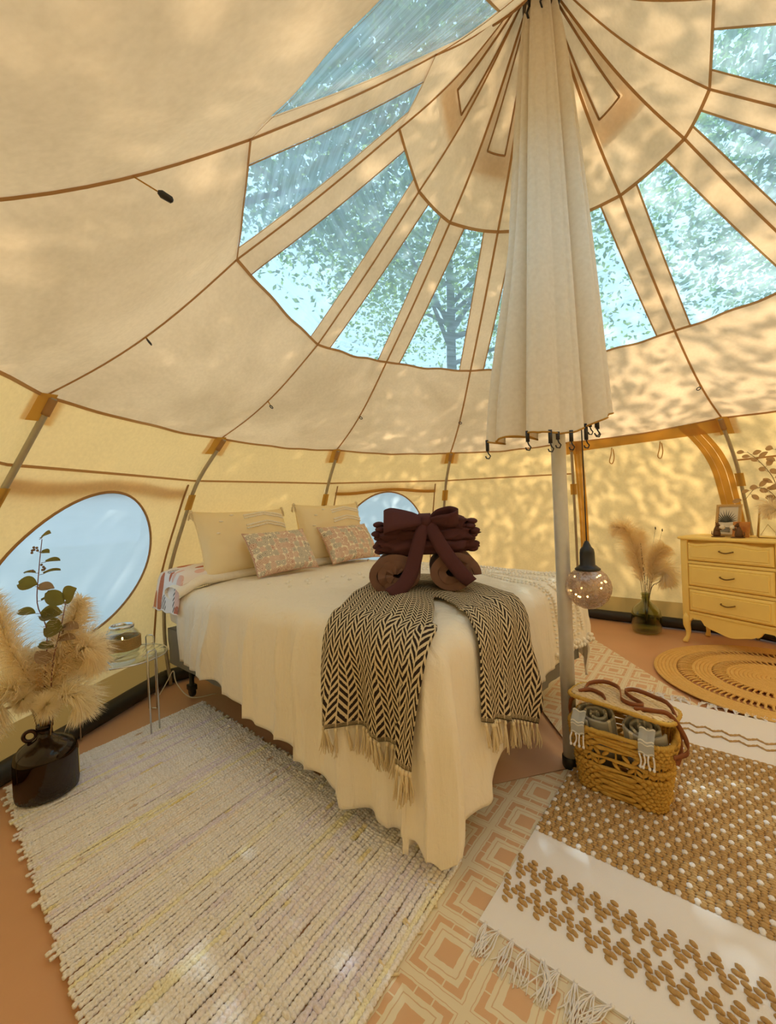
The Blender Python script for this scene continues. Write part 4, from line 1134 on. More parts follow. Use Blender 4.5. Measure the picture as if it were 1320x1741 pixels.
# ---- amber jug by the wall
AJ = Vector((-1.553, 1.845, .0165))
jug = empty('amber_jug', AJ, 'dark amber glass jug with a ring handle on the rag rug corner', 'jug')
def m_amber():
    t = NT('amber_glass'); tr = t.shader('ShaderNodeBsdfTransparent', Color=(.24, .035, .006)); gl = t.shader('ShaderNodeBsdfGlossy', Color=(1, 1, 1), Roughness=.06)
    df = t.shader('ShaderNodeBsdfDiffuse', Color=(.022, .006, .003)); lw = t.n('ShaderNodeLayerWeight'); lw.inputs[0].default_value = .3
    return t.done(t.mixsh(t.math('ADD', t.math('MULTIPLY', lw.outputs['Facing'], .22), .03), t.mixsh(.45, tr, df), gl))
MT['amber'] = m_amber()
m = MB(); m.lathe([(.001, 0), (.095, 0), (.112, .010), (.115, .03), (.115, .165), (.110, .190), (.095, .212), (.06, .235), (.036, .248), (.028, .258), (.027, .285), (.031, .288), (.031, .300), (.024, .300), (.023, .26), (.05, .232), (.09, .205), (.105, .185), (.109, .16), (.109, .03), (.001, .012)], AJ, 48); m.build('glass_body', MT['amber'], jug)
m = MB(); hd = Vector((-.85, -.5, 0)).normalized(); m.tube([AJ + hd * (.030 + .022 + .022 * math.cos(a)) + UP * (.262 + .022 * math.sin(a)) for a in [2 * PI * i / 18 for i in range(18)]], .008, 8, closed=True); m.build('ring_handle', MT['amber'], jug)
m = MB(); m.grid(lambda a, z: AJ + Vector((.1162 * math.cos(a), .1162 * math.sin(a), z)), lin(.42, .95, 10), lin(.05, .16, 4)); m.build('paper_label', m_simple('paper_label', (.72, .62, .28), .8), jug)
nk = AJ + UP * .29
def fan(x, y, z): return Vector((x, y, z))
PL = [  # label, path, start, rad, n, mat, length
 ('tall tan pampas plume leaning against the oval window', [nk - UP * .2, nk + Vector((.02, .0, .12)), nk + Vector((.08, .03, .33)), nk + Vector((.15, .05, .54))], .30, .06, 2600, 'plume_tan', .13),
 ('broad tan pampas plume drooping over the side table', [nk - UP * .2, nk + Vector((.04, .02, .10)), nk + Vector((.10, .05, .26)), nk + Vector((.16, .06, .32)), nk + Vector((.19, .07, .22))], .30, .06, 2400, 'plume_tan', .13),
 ('low cream pampas plume hanging beside the amber jug', [nk - UP * .2, nk + Vector((.05, -.01, .06)), nk + Vector((.10, -.01, .13)), nk + Vector((.15, .0, .12)), nk + Vector((.18, .0, .05))], .35, .05, 1700, 'plume_cream', .12),
 ('cream pampas plume arching over the black floor edge', [nk - UP * .2, nk + Vector((-.04, -.02, .10)), nk + Vector((-.07, -.08, .20)), nk + Vector((-.10, -.12, .18)), nk + Vector((-.11, -.14, .05))], .25, .06, 2200, 'plume_cream', .14),
 ('tan pampas plume rising beside the oval window edge', [nk - UP * .2, nk + Vector((-.02, -.02, .15)), nk + Vector((-.06, -.08, .38)), nk + Vector((-.09, -.13, .62))], .35, .05, 1900, 'plume_tan', .11),
 ('pale cream pampas plume behind the amber jug', [nk - UP * .2, nk + Vector((-.03, .03, .10)), nk + Vector((-.06, .04, .24)), nk + Vector((-.08, .05, .30))], .25, .06, 1800, 'plume_cream', .14)]
for i, (lab, path, s0, rd, n, mt_, L) in enumerate(PL):
    r = empty('pampas_stem', nk, lab, 'dried grass', 'dried grasses in the amber jug'); stem(r, path[:], .003); plume(r, path, s0, rd, n, MT[mt_], 30 + i, L, .9)
for i, (lab, c, rx) in enumerate((('round fluffy cream bunny tail head above the amber jug', nk + Vector((.055, -.05, .115)), .055), ('oval fluffy cream bunny tail head over the jug handle', nk + Vector((-.035, -.06, .15)), .052))):
    r = empty('bunny_tail', nk, lab, 'dried grass', 'dried grasses in the amber jug'); stem(r, [nk - UP * .1, nk + Vector((0, -.02, .03)), c], .003)
    R = random.Random(70 + i); V = []; F = []
    for k in range(2200):
        d = Vector((R.gauss(0, 1), R.gauss(0, 1), R.gauss(0, 1.1))).normalized(); q = c + d * rx * R.uniform(.75, 1.15) * (1.25 if abs(d.z) > .7 else 1); s = d.orthogonal().normalized() * .0016
        b = len(V); V += [c + d * rx * .3 - s, c + d * rx * .3 + s, q + Vector((R.gauss(0, .006), R.gauss(0, .006), R.gauss(0, .006)))]; F.append((b, b + 1, b + 2))
    m = MB(); m.add(V, F); m.build('fluffy_head', MT['plume_cream'], r, smooth=False)
gb = empty('grass_bunch', nk, 'bunch of brown dried grasses standing in the amber jug', 'dried grass')
R = random.Random(8)
for k in range(9):
    a = R.uniform(0, 6.28); sp = R.uniform(.02, .10); H = R.uniform(.18, .42); e = nk + Vector((sp * math.cos(a) + .015, sp * math.sin(a), H)); pth = [nk - UP * .15, nk + Vector((sp * .3 * math.cos(a), sp * .3 * math.sin(a), H * .5)), e]
    stem(gb, pth, .0022); plume(gb, pth, .55, .012, 260, MT['plume_brown'], 200 + k, .035, .1, 'seed_head', .0011)
# eucalyptus
def euc(name, label, path, leaves, mat_stem, group, base):
    r = empty(name, base, label, 'eucalyptus', group); stem(r, path, .0032, mat_stem)
    for (p, d, n_, L, W, mt_) in leaves:
        p = Vector(p); d = Vector(d).normalized()
        m = MB(); m.tube([p - d * .018, p], .0012, 4); lo = leaf_obj(r, p, d, n_, L, W, MT[mt_]); m.build('petiole', mat_stem, lo)
    return r
ey = 1.82
E_ = lambda x, z, y=ey: Vector((x, y, z))
euc('eucalyptus_stem', 'tall eucalyptus stem with round olive leaves in front of the oval window', [nk - UP * .15, nk + Vector((.0, 0, .1)), E_(-1.50, .72), E_(-1.535, .85), E_(-1.52, 1.0), E_(-1.50, 1.13)],
    [(E_(-1.50, 1.135), (.3, -.1, .1), (0, -.6, .8), .062, .022, 'euc'), (E_(-1.505, 1.075), (.8, -.2, -.1), (0, -.5, .8), .045, .016, 'euc'), (E_(-1.49, 1.03), (1, 0, .05), (0, -.5, .9), .065, .017, 'euc'),
     (E_(-1.535, .985), (-1, .1, .0), (0, -.3, 1), .055, .012, 'euc'), (E_(-1.50, .98), (1, .1, .15), (0, -.3, 1), .07, .012, 'euc'), (E_(-1.53, .935), (-1, -.1, .1), (0, -.8, .5), .075, .033, 'euc'),
     (E_(-1.525, .925), (1, -.1, -.12), (0, -.7, .6), .075, .022, 'euc_pink'), (E_(-1.515, .865), (1, 0, .12), (0, -.3, 1), .075, .012, 'euc'), (E_(-1.545, .81), (-1, 0, .1), (0, -.6, .7), .075, .022, 'euc'),
     (E_(-1.52, .80), (1, -.1, .1), (0, -.8, .5), .10, .036, 'euc'), (E_(-1.50, .75), (.9, -.2, -.1), (0, -.9, .4), .09, .042, 'euc')], MT['stem_red'], None, nk)
euc('eucalyptus_stem', 'shorter branching eucalyptus stem with broad leaves amid the tan plumes', [nk - UP * .15, nk + Vector((.03, 0, .1)), E_(-1.48, .60), E_(-1.44, .74), E_(-1.41, .86)],
    [(E_(-1.42, .85), (-.6, -.2, .6), (0, -.9, .4), .08, .034, 'euc'), (E_(-1.41, .86), (.7, -.2, .6), (0, -.9, .4), .085, .040, 'euc'), (E_(-1.44, .80), (-.9, -.1, .1), (0, -.8, .5), .07, .026, 'euc'), (E_(-1.43, .745), (1, -.1, -.1), (0, -.5, .8), .075, .026, 'euc_pink'),
     (E_(-1.45, .69), (1, -.1, .05), (0, -.5, .8), .08, .022, 'euc_pink'), (E_(-1.475, .66), (-.9, -.1, .2), (0, -.6, .8), .06, .022, 'euc'), (E_(-1.49, .60), (-.4, -.3, .6), (0, -.9, .4), .07, .030, 'euc_pink')], MT['stem_red'], None, nk)
bs = empty('berry_sprig', nk, 'sprig of small brown berries reaching out over the jug', 'dried sprig')
stem(bs, [nk - UP * .1, nk + Vector((-.02, -.02, .15)), E_(-1.60, .58), E_(-1.68, .66)], .0022, MT['stem_red'])
R = random.Random(3)
for c in (E_(-1.68, .66), E_(-1.64, .62), E_(-1.42, .74), E_(-1.53, 1.08), E_(-1.50, 1.0)):
    for k in range(6):
        m = MB(); m.ellipsoid(c + Vector((R.gauss(0, .012), R.gauss(0, .008), R.gauss(0, .010))), (.0055,) * 3, 6, 5); m.build('berry', MT['euc_pink'], bs)

# ---- green demijohn by the dresser
GV = Vector((2.245, 3.72, .002))
MT['green_glass'] = m_glass('green_glass', (.72, .74, .52))
vs = empty('demijohn', GV, 'olive green glass demijohn on the floor beside the dresser', 'vase')
m = MB(); m.lathe([(.001, .0), (.095, .0), (.112, .012), (.118, .05), (.117, .15), (.108, .19), (.085, .225), (.05, .255), (.034, .275), (.030, .31), (.034, .325), (.038, .335), (.034, .342), (.027, .335), (.026, .28), (.045, .252), (.08, .222), (.103, .188), (.112, .15), (.113, .05), (.105, .018), (.001, .02)], GV, 44); m.build('glass_body', MT['green_glass'], vs)
m = MB(); m.lathe([(.03, .292), (.037, .298), (.030, .305)], GV, 24); m.build('neck_ring', MT['green_glass'], vs)
nv = GV + UP * .33
for i, (lab, path, s0, n, mt_, L) in enumerate((
    ('golden pampas plume curling towards the bed', [nv - UP * .25, nv + Vector((-.02, 0, .12)), nv + Vector((-.07, 0, .36)), nv + Vector((-.14, 0, .56)), nv + Vector((-.24, 0, .60))], .30, 2600, 'plume_tan', .17),
    ('golden pampas plume standing upright in the demijohn', [nv - UP * .25, nv + Vector((-.03, .02, .15)), nv + Vector((-.05, .03, .35)), nv + Vector((-.01, .03, .55))], .30, 2000, 'plume_tan', .15),
    ('brown pampas plume fanning towards the dresser', [nv - UP * .25, nv + Vector((.04, -.01, .15)), nv + Vector((.08, -.04, .33)), nv + Vector((.14, -.07, .42))], .32, 2800, 'plume_tan', .13),
    ('pale pampas plume drooping beside the dresser leg', [nv - UP * .25, nv + Vector((.05, -.03, .14)), nv + Vector((.12, -.06, .22)), nv + Vector((.16, -.08, .10))], .30, 2000, 'plume_cream', .16),
    ('pale pink grass plume arching over the demijohn neck', [nv - UP * .25, nv + Vector((.03, -.03, .10)), nv + Vector((.10, -.05, .19)), nv + Vector((.18, -.05, .17))], .35, 700, 'plume_cream', .04))):
    r = empty('pampas_stem', nv, lab, 'dried grass', 'dried grasses in the green demijohn'); stem(r, path, .003); plume(r, path, s0, .04, n, MT[mt_], 300 + i, L, .6)
tw = empty('cotton_twig', nv, 'dark bare twig with small white buds in the demijohn', 'twig')
stem(tw, [nv - UP * .25, nv + Vector((-.02, -.03, .12)), nv + Vector((-.04, -.04, .3)), nv + Vector((-.05, -.04, .46))], .004, MT['bark'], 'branch')
stem(tw, [nv - UP * .2, nv + Vector((.03, -.04, .06)), nv + Vector((.10, -.05, .12)), nv + Vector((.19, -.06, .24))], .004, MT['bark'], 'branch')
R = random.Random(6)
for k in range(12):
    c = nv + Vector((-.02 - .002 * k + R.uniform(-.012, .012), -.05, .05 + .026 * k)) if k < 9 else nv + Vector((.06 + .06 * (k - 9), -.06, .10 + .06 * (k - 9)))
    m = MB(); m.ellipsoid(c, (.008, .008, .010), 7, 5); m.build('bud', MT['plume_cream'], tw)
for k, (dx, dz) in enumerate(((.11, .58), (.17, .56))):
    r = empty('thin_grass', nv, 'thin dark grass stalk with a small seed tip', 'dried grass', 'thin stalks in the demijohn'); stem(r, [nv - UP * .2, nv + Vector((.03, 0, .2)), nv + Vector((dx * .7, 0, dz * .7)), nv + Vector((dx, 0, dz))], .0016, MT['bark'])
    m = MB(); m.ellipsoid(nv + Vector((dx, 0, dz)), (.006, .006, .014), 6, 5); m.build('seed_tip', MT['bark'], r)

# ---------------------------------------------------------------- dresser
D0, DT, DN = Vector((2.371, 3.435, 0)), Vector((.382, -.924, 0)), Vector((.924, .382, 0))
DMx = Matrix((DT, DN, UP)).transposed()
def Dp(t, d, z): return D0 + DT * t + DN * d + UP * z
MT['yellow'] = m_simple('yellow_paint', (.97, .74, .24), .38, 0, .05, 12)
MT['bronze'] = m_simple('bronze', (.22, .13, .04), .35, .8)
DW, DD, DH = .68, .31, .86
dr = empty('dresser', Dp(DW / 2, DD / 2, 0), 'butter yellow three drawer dresser with curved legs', 'dresser')
def dbox(mb, t0, t1, d0, d1, z0, z1, bev=0): mb.box(Dp((t0 + t1) / 2, (d0 + d1) / 2, (z0 + z1) / 2), ((t1 - t0) / 2, (d1 - d0) / 2, (z1 - z0) / 2), DMx, bev)
m = MB(); dbox(m, .012, DW - .012, .03, DD, .20, DH - .022); m.build('carcass', MT['yellow'], dr)
m = MB()
def topf(u, v):      # top with a softly rounded edge and bowed front
    t = lerp(-.025, DW + .025, u); prof = [(0, 0), (-.012, .004), (-.016, .011), (-.012, .018), (0, .022)]
    return t
P = []; F = []; n = 48
def toploop(inset, z):
    out = []
    for i in range(n):
        a = 2 * PI * i / n; e = .16; x = math.copysign(abs(math.cos(a)) ** e, math.cos(a)); y = math.copysign(abs(math.sin(a)) ** e, math.sin(a))
        out.append(Dp(DW / 2 + x * (DW / 2 + .028 - inset), DD / 2 + y * (DD / 2 + .022 - inset), z))
    return out
for ins, z in ((.02, DH - .026), (.006, DH - .024), (0, DH - .016), (0, DH - .010), (.005, DH - .003), (.012, DH), (.34, DH)): P += toploop(ins if ins < .3 else .195, z)
for j in range(6):
    for i in range(n): F.append((j * n + i, j * n + (i + 1) % n, (j + 1) * n + (i + 1) % n, (j + 1) * n + i))
F.append(tuple(range(6 * n, 7 * n))); F.append(tuple(range(n - 1, -1, -1)))
m.add(P, F); m.build('top', MT['yellow'], dr, smooth=False)
for t0 in (0, DW - .052):
    m = MB(); dbox(m, t0, t0 + .052, 0, .05, .22, DH - .024, .006); m.build('front_post', MT['yellow'], dr)
for t0, s in ((.026, 1), (DW - .026, 1)):
    for d0 in (.026, DD - .03):
        fr = d0 < .1; k = -1 if t0 < .3 else 1
        prof = [(.24, 0, .027), (.19, .006, .030), (.14, .008, .026), (.09, .0, .018), (.045, .004, .0145), (.02, .014, .018), (.006, .020, .020), (.0, .020, .016)]
        m = MB(); m.tube([Dp(t0 + k * o * .8, d0 - (o if fr else -o), z) for z, o, _ in prof][::-1], [r for _, _, r in prof][::-1], 10); m.build('leg', MT['yellow'], dr)
# drawers with raised, bevelled fronts
def panel(mb, t0, t1, z0, z1, topfn=None, d=0.0):
    """raised front: outer edge, cove, inner field"""
    nT = 34; V = []; Fc = []
    for ins, dep in ((0, .030), (0, .004), (.006, -.004), (.016, -.009), (.026, -.006), (.030, -.012), (.034, -.012)):
        for i in range(nT):
            u = i / (nT - 1); t = lerp(t0 + ins, t1 - ins, u); V.append(Dp(t, d + dep, z0 + ins)); V.append(Dp(t, d + dep, z1 - ins - (topfn(u) if topfn else 0)))
    S = nT * 2
    for j in range(6):
        for i in range(nT - 1):
            a = j * S + 2 * i; Fc.append((a, a + 2, a + 2 + S, a + S)); Fc.append((a + 1, a + 1 + S, a + 3 + S, a + 3))
        a = j * S; Fc.append((a, a + S, a + S + 1, a + 1)); a = j * S + 2 * (nT - 1); Fc.append((a, a + 1, a + S + 1, a + S))
    j = 6
    for i in range(nT - 1):
        a = j * S + 2 * i; Fc.append((a, a + 2, a + 3, a + 1))
    mb.add(V, Fc)
wavy = lambda u: .030 * (1 - math.exp(-((u - .5) / .26) ** 2)) * (0.75 + .25 * math.cos((u - .5) * 2 * PI * 3.0)) - .006 * math.exp(-((abs(u - .5) - .33) / .045) ** 2)
for z0, z1, tf in ((.672, .828, wavy), (.470, .640, None), (.268, .438, None)):
    m = MB(); panel(m, .058, DW - .058, z0, z1, tf); o = m.build('drawer', MT['yellow'], dr, smooth=False)
    zc = (z0 + z1) / 2 + .005; tc_ = DW / 2
    m = MB(); m.tube(spline([Dp(tc_ - .045, -.010, zc + .006), Dp(tc_ - .042, -.026, zc + .004), Dp(tc_ - .02, -.032, zc - .003), Dp(tc_, -.033, zc - .006), Dp(tc_ + .02, -.032, zc - .003), Dp(tc_ + .042, -.026, zc + .004), Dp(tc_ + .045, -.010, zc + .006)], 26), .0048, 7); m.build('handle', MT['bronze'], o)
for z in (.656, .454, .250):
    m = MB(); dbox(m, .052, DW - .052, .002, .034, z - .012, z + .010, .003); m.build('rail', MT['yellow'], dr)
m = MB(); nA = 60; V = []; Fc = []
for i in range(nA):
    u = i / (nA - 1); c = abs(u - .5) * 2
    zb = .150 - .035 * math.exp(-(c / .35) ** 2) + .055 * smooth01((c - .45) / .3) - .018 * math.exp(-((c - .62) / .05) ** 2) - .03 * smooth01((c - .92) / .08)
    t = lerp(.05, DW - .05, u)
    V += [Dp(t, .006, .240), Dp(t, .006, zb), Dp(t, .030, .240), Dp(t, .030, zb)]
for i in range(nA - 1):
    a = 4 * i; Fc += [(a, a + 1, a + 5, a + 4), (a + 2, a + 6, a + 7, a + 3), (a + 1, a + 3, a + 7, a + 5)]
m.add(V, Fc); m.build('apron', MT['yellow'], dr, smooth=False)

# ---- things on the dresser
def m_palm():
    t = NT('palm_print'); return t.done(t.princ((.80, .76, .66), .6))
MT['paper'] = m_palm(); MT['wood_frame'] = m_simple('pale_wood', (.58, .38, .15), .5, 0, .15, 20); MT['ink'] = m_simple('dark_ink', (.03, .035, .025), .7)
MT['card'] = None
def m_card():
    t = NT('sunset_card'); co = t.coord(); s = t.sep(co); return t.done(t.princ(t.ramp(t.noise(co, 20, 3), [(.3, (.50, .16, .03)), (.6, (.68, .30, .06)), (.75, (.74, .38, .12))]), .5))
MT['card'] = m_card()
pf = empty('palm_print_frame', Dp(.24, .17, DH), 'wooden picture frame with a dark palm leaf print on the dresser', 'picture frame')
tilt = lambda t, d, z: Dp(t, d + z * .18, DH + z)
def pbar(t0, t1, z0, z1):
    m = MB(); dpt = .009
    P = [tilt(t0, .16, z0), tilt(t1, .16, z0), tilt(t1, .16, z1), tilt(t0, .16, z1)]; Q = [p + DN * .018 for p in P]
    m.add(P + Q, [(0, 3, 2, 1), (4, 5, 6, 7), (0, 1, 5, 4), (1, 2, 6, 5), (2, 3, 7, 6), (3, 0, 4, 7)]); return m
FT0, FT1, FH = .165, .335, .245
for a in ((FT0, FT1, 0, .016), (FT0, FT1, FH - .016, FH), (FT0, FT0 + .016, .016, FH - .016), (FT1 - .016, FT1, .016, FH - .016)): pbar(*a).build('frame_bar', MT['wood_frame'], pf, smooth=False)
m = MB(); m.add([tilt(FT0 + .01, .172, .01), tilt(FT1 - .01, .172, .01), tilt(FT1 - .01, .172, FH - .01), tilt(FT0 + .01, .172, FH - .01)], [(0, 3, 2, 1)]); pr = m.build('print', MT['paper'], pf, smooth=False)
for k in range(13):
    a = lerp(.25, 2.95, k / 12); L = .105 - .02 * abs(k - 6) / 6; t_, z_ = FT0 + .070, .105
    d = (math.cos(a), math.sin(a)); e = (t_ + d[0] * L, z_ + d[1] * L); nrm = (-d[1] * .004, d[0] * .004); mid = (t_ + d[0] * L * .45, z_ + d[1] * L * .45)
    m = MB(); m.add([tilt(t_, .1705, z_), tilt(mid[0] + nrm[0], .1705, mid[1] + nrm[1]), tilt(e[0], .1705, e[1]), tilt(mid[0] - nrm[0], .1705, mid[1] - nrm[1])], [(0, 1, 2, 3)]); m.build('leaflet', MT['ink'], pf, smooth=False)
for k in range(4):
    z_ = .034 + .010 * k; m = MB(); m.add([tilt(FT0 + .03, .1705, z_), tilt(FT0 + .10, .1705, z_ - .004), tilt(FT0 + .105, .1705, z_ + .002), tilt(FT0 + .03, .1705, z_ + .004)], [(0, 1, 2, 3)]); m.build('leaflet', MT['ink'], pf, smooth=False)
m = MB(); P = [Dp(t, .11 + z * .2, DH + z) for t, z in ((.315, .001), (.425, .001), (.425, .115), (.315, .115))]; m.add(P + [p + DN * .004 for p in P], [(0, 3, 2, 1), (4, 5, 6, 7), (0, 1, 5, 4), (1, 2, 6, 5), (2, 3, 7, 6), (3, 0, 4, 7)])
tag(m.build('orange_card', MT['card'], smooth=False), 'orange sunset card leaning on the dresser top', 'card')
MT['figure'] = m_simple('dark_bronze_figure', (.14, .065, .025), .5, .2, .3, 30, .3)
MT['shell'] = m_simple('white_shell', (.82, .74, .60), .5)
for i, (t_, d_, fl_, lab) in enumerate(((.235, .085, 1, 'brown animal figurine holding a white ball before the palm print'), (.375, .07, -1, 'brown animal figurine holding a white ball before the orange card'))):
    r = empty('animal_figurine', Dp(t_, d_, DH), lab, 'figurine')
    m = MB(); m.lathe([(.001, 0), (.042, 0), (.043, .004), (.036, .007), (.001, .007)], Dp(t_, d_, DH), 20); m.build('base', MT['figure'], r)
    m = MB(); c = Dp(t_ - .008 * fl_, d_, DH)
    m.tube([c + UP * .006, c + UP * .02, c + UP * .045, c + UP * .066, c + DT * .004 * fl_ + UP * .082], [.022, .026, .022, .015, .011], 10)          # crouched body into neck
    m.ellipsoid(c + DT * .008 * fl_ + UP * .092, (.013, .012, .012), 10, 8); m.tube([c + DT * .012 * fl_ + UP * .09, c + DT * .026 * fl_ + UP * .085], [.009, .005], 7)
    m.build('body', MT['figure'], r)
    for q in (-1, 1):
        m = MB(); m.tube([c + DT * .006 * fl_ + DN * q * .008 + UP * .100, c + DN * q * .011 + UP * .116], [.005, .001], 6); m.build('ear', MT['figure'], r)
        m = MB(); m.tube([c + DN * q * .014 + UP * .055, c + DT * .022 * fl_ + DN * q * .014 + UP * .058, c + DT * .034 * fl_ + DN * q * .008 + UP * .066], [.008, .006, .005], 6); m.build('arm', MT['figure'], r)
    m = MB(); m.tube([c - DT * .02 * fl_ + UP * .012, c - DT * .036 * fl_ + UP * .02, c - DT * .034 * fl_ + UP * .045], [.006, .004, .002], 6); m.build('tail', MT['figure'], r)
    m = MB(); m.ellipsoid(c + DT * .040 * fl_ + UP * .076, (.018,) * 3, 14, 10); m.build('white_ball', MT['shell'], r)
gf_ = empty('brass_frame', Dp(.56, .1, DH), 'brass edged clear frame with a hanging triangle on the dresser', 'frame')
fr_c = [(.475, .003), (.67, .003), (.67, .235), (.475, .235)]
for a, b in zip(fr_c, fr_c[1:] + fr_c[:1]):
    m = MB(); m.tube([Dp(a[0], .13 + a[1] * .1, DH + a[1]), Dp(b[0], .13 + b[1] * .1, DH + b[1])], .004, 6); m.build('brass_bar', MT['gold'], gf_)
m = MB(); m.add([Dp(t, .13 + z * .1, DH + z) for t, z in fr_c], [(0, 3, 2, 1)]); m.build('clear_pane', MT['glass'], gf_, smooth=False)
m = MB(); tri = [(.49, .02), (.535, .10), (.595, .02)]
for a, b in zip(tri, tri[1:]): m.tube([Dp(a[0], .125, DH + a[1]), Dp(b[0], .125, DH + b[1])], .0014, 5)
m.build('triangle_wire', MT['gold'], gf_)
m = MB(); m.tube([Dp(.460, .150, DH + .007), Dp(.470, .170, DH + .225)], .007, 6); m.build('easel_leg', MT['wood_frame'], gf_)
VP = Dp(.645, .055, DH)
v2 = empty('cream_vase', VP, 'small cream bottle vase standing at the end of the dresser', 'vase')
m = MB(); m.lathe([(.001, 0), (.026, 0), (.031, .01), (.032, .05), (.026, .075), (.013, .095), (.012, .12), (.015, .125), (.011, .125), (.010, .1), (.001, .09)], VP, 24); m.build('vase_body', MT['shell'], v2)
nb_ = VP + UP * .12
def toward(px_t, z): return Dp(px_t + .03, .01, DH + z)
lv = []
R = random.Random(12)
def add_branch(lab, path, n, Lr, seed):
    R = random.Random(seed); P = spline(path, 30); lv = []
    for k in range(n):
        i = int(lerp(9, 29, k / (n - 1))); s = 1 if k % 2 else -1; d = (P[min(29, i + 1)] - P[i - 1]).normalized(); o = Vector((DT * s * .9 + UP * R.uniform(-.3, .5)))
        lv.append((P[i] + o.normalized() * .018, (o + d * .4), (-.7, -.5, .3), Lr * R.uniform(.8, 1.2), Lr * .34 * R.uniform(.8, 1.2), 'euc_tan'))
    euc('dried_eucalyptus', lab, path, lv, MT['stem'], None, nb_)
add_branch('tall dried eucalyptus spray with coin leaves above the dresser', [nb_ - UP * .08, nb_ + UP * .12, toward(.60, .42), toward(.52, .55), toward(.455, .62)], 11, .052, 1)
add_branch('drooping dried eucalyptus spray beside the curved wall pole', [nb_ - UP * .08, nb_ + UP * .10, toward(.58, .33), toward(.50, .36), toward(.43, .28)], 9, .052, 2)
add_branch('upright dried eucalyptus spray at the dresser end', [nb_ - UP * .08, nb_ + UP * .15, toward(.64, .45), toward(.62, .62)], 9, .05, 3)
r = empty('pampas_stem', nb_, 'pale pink pampas plume leaning over the dresser end', 'dried grass'); pth = [nb_ - UP * .08, nb_ + UP * .06, toward(.61, .20), toward(.575, .24), toward(.56, .16)]
stem(r, pth, .003); plume(r, pth, .3, .03, 1100, MT['plume_cream'], 401, .09, .6)

# ---------------------------------------------------------------- pendant lantern
LG = Vector((.850, 1.815, .818))
pl_ = empty('pendant_lantern', LG, 'mercury glass globe pendant with fairy lights beside the centre pole', 'pendant lamp')
def m_mercury():
    t = NT('mercury_glass'); co = t.coord(); n1 = t.noise(co, 95, 3); z = t.sep(co)[2]
    band = t.math('GREATER_THAN', t.math('SINE', t.math('MULTIPLY', z, 480.0)), .72)
    f = t.ramp(n1, [(.40, (.30, .30, .30)), (.58, (.82, .82, .82))]); f = t.math('MAXIMUM', f, t.math('MULTIPLY', band, .5))
    a = t.shader('ShaderNodeBsdfTransparent', Color=(.86, .78, .72)); b = t.princ((.48, .38, .34), .28, .55)
    return t.done(t.mixsh(f, a, b))
m = MB(); m.lathe([(.001, -.092), (.03, -.088), (.055, -.074), (.076, -.052), (.090, -.022), (.093, .0), (.088, .028), (.074, .055), (.052, .074), (.036, .080)], LG, 44); m.build('glass_globe', m_mercury(), pl_)
m = MB(); m.lathe([(.001, .086), (.05, .074), (.052, .080), (.040, .090), (.031, .098), (.030, .150), (.027, .165), (.018, .175), (.012, .190), (.007, .200), (.001, .200)], LG, 28); m.build('socket', MT['black'], pl_)
m = MB(); m.tube(spline([LG + UP * .198, LG + UP * .8 + Vector((-.004, 0, 0)), LG + UP * 1.6 + Vector((-.014, .02, 0)), Vector((PX + .045, PY - .03, 3.34))], 30), .0026, 6); m.build('cord', MT['black'], pl_)
R = random.Random(2); wire = []
for k in range(14):
    a = R.uniform(0, 6.28); z = R.uniform(-.065, .055); q = math.sqrt(max(0, .078 ** 2 - z * z)) * R.uniform(.7, 1); p = LG + Vector((q * math.cos(a), q * math.sin(a), z)); wire.append(p)
    m = MB(); m.ellipsoid(p, (.0042,) * 3, 7, 5); m.build('fairy_bulb', MT['glow'], pl_)
m = MB(); m.tube(spline([LG + UP * .08] + wire, 120), .0006, 4); m.build('fairy_wire', MT['gold'], pl_)

# ---------------------------------------------------------------- wicker basket with rolled towels
BC, BL, BK = Vector((.91, 1.70, .019)), Vector((.74, -.673, 0)), Vector((.673, .74, 0))
def Kp(x, y, z): return BC + BL * x + BK * y + UP * z
MT['wicker'] = m_jutey('wicker', (.42, .23, .035), (.78, .52, .14))
MT['wicker_lid'] = m_jutey('wicker_lid', (.60, .40, .20), (.90, .74, .48))
MT['leather'] = m_simple('tan_leather', (.25, .075, .02), .45, 0, .15, 40, .2)
bk = empty('wicker_basket', BC, 'woven seagrass picnic basket with brown leather straps', 'basket')
def ring(a, hx, hy, e=.42):
    c, s = math.cos(a), math.sin(a); return math.copysign(abs(c) ** e, c) * hx, math.copysign(abs(s) ** e, s) * hy
def bsize(z): k = smooth01(z / .26) * .6 + (z / .26) * .4; return lerp(.150, .182, k), lerp(.090, .112, k)
H_B = .255; NR = 19
rows = [.008 + i * (H_B - .010) / (NR - 1) for i in range(NR)]
n = 150
for ri, z in enumerate(rows):
    if ri in (9, 10, 12, 13): continue
    hx, hy = bsize(z); path = []
    for i in range(n):
        a = 2 * PI * i / n; x, y = ring(a, hx, hy); w = 1 + .034 * math.sin(i * 2 * PI * 30 / n + PI * ri)
        path.append(Kp(x * w, y * w, z + .002 * math.sin(i * 2 * PI * 18 / n + ri * 2)))
    m = MB(); m.tube(path, [.0072 + .0022 * math.sin(i * 2 * PI * 30 / n + PI * ri) for i in range(n)], 6, closed=True); m.build('weave_row', MT['wicker'], bk)
ow = MB(); ow.ellipsoid((0, 0, 0), (.019, .006, .0075), 8, 5); owm = ow.mesh('openwork_twist'); owm.materials.append(MT['wicker'])
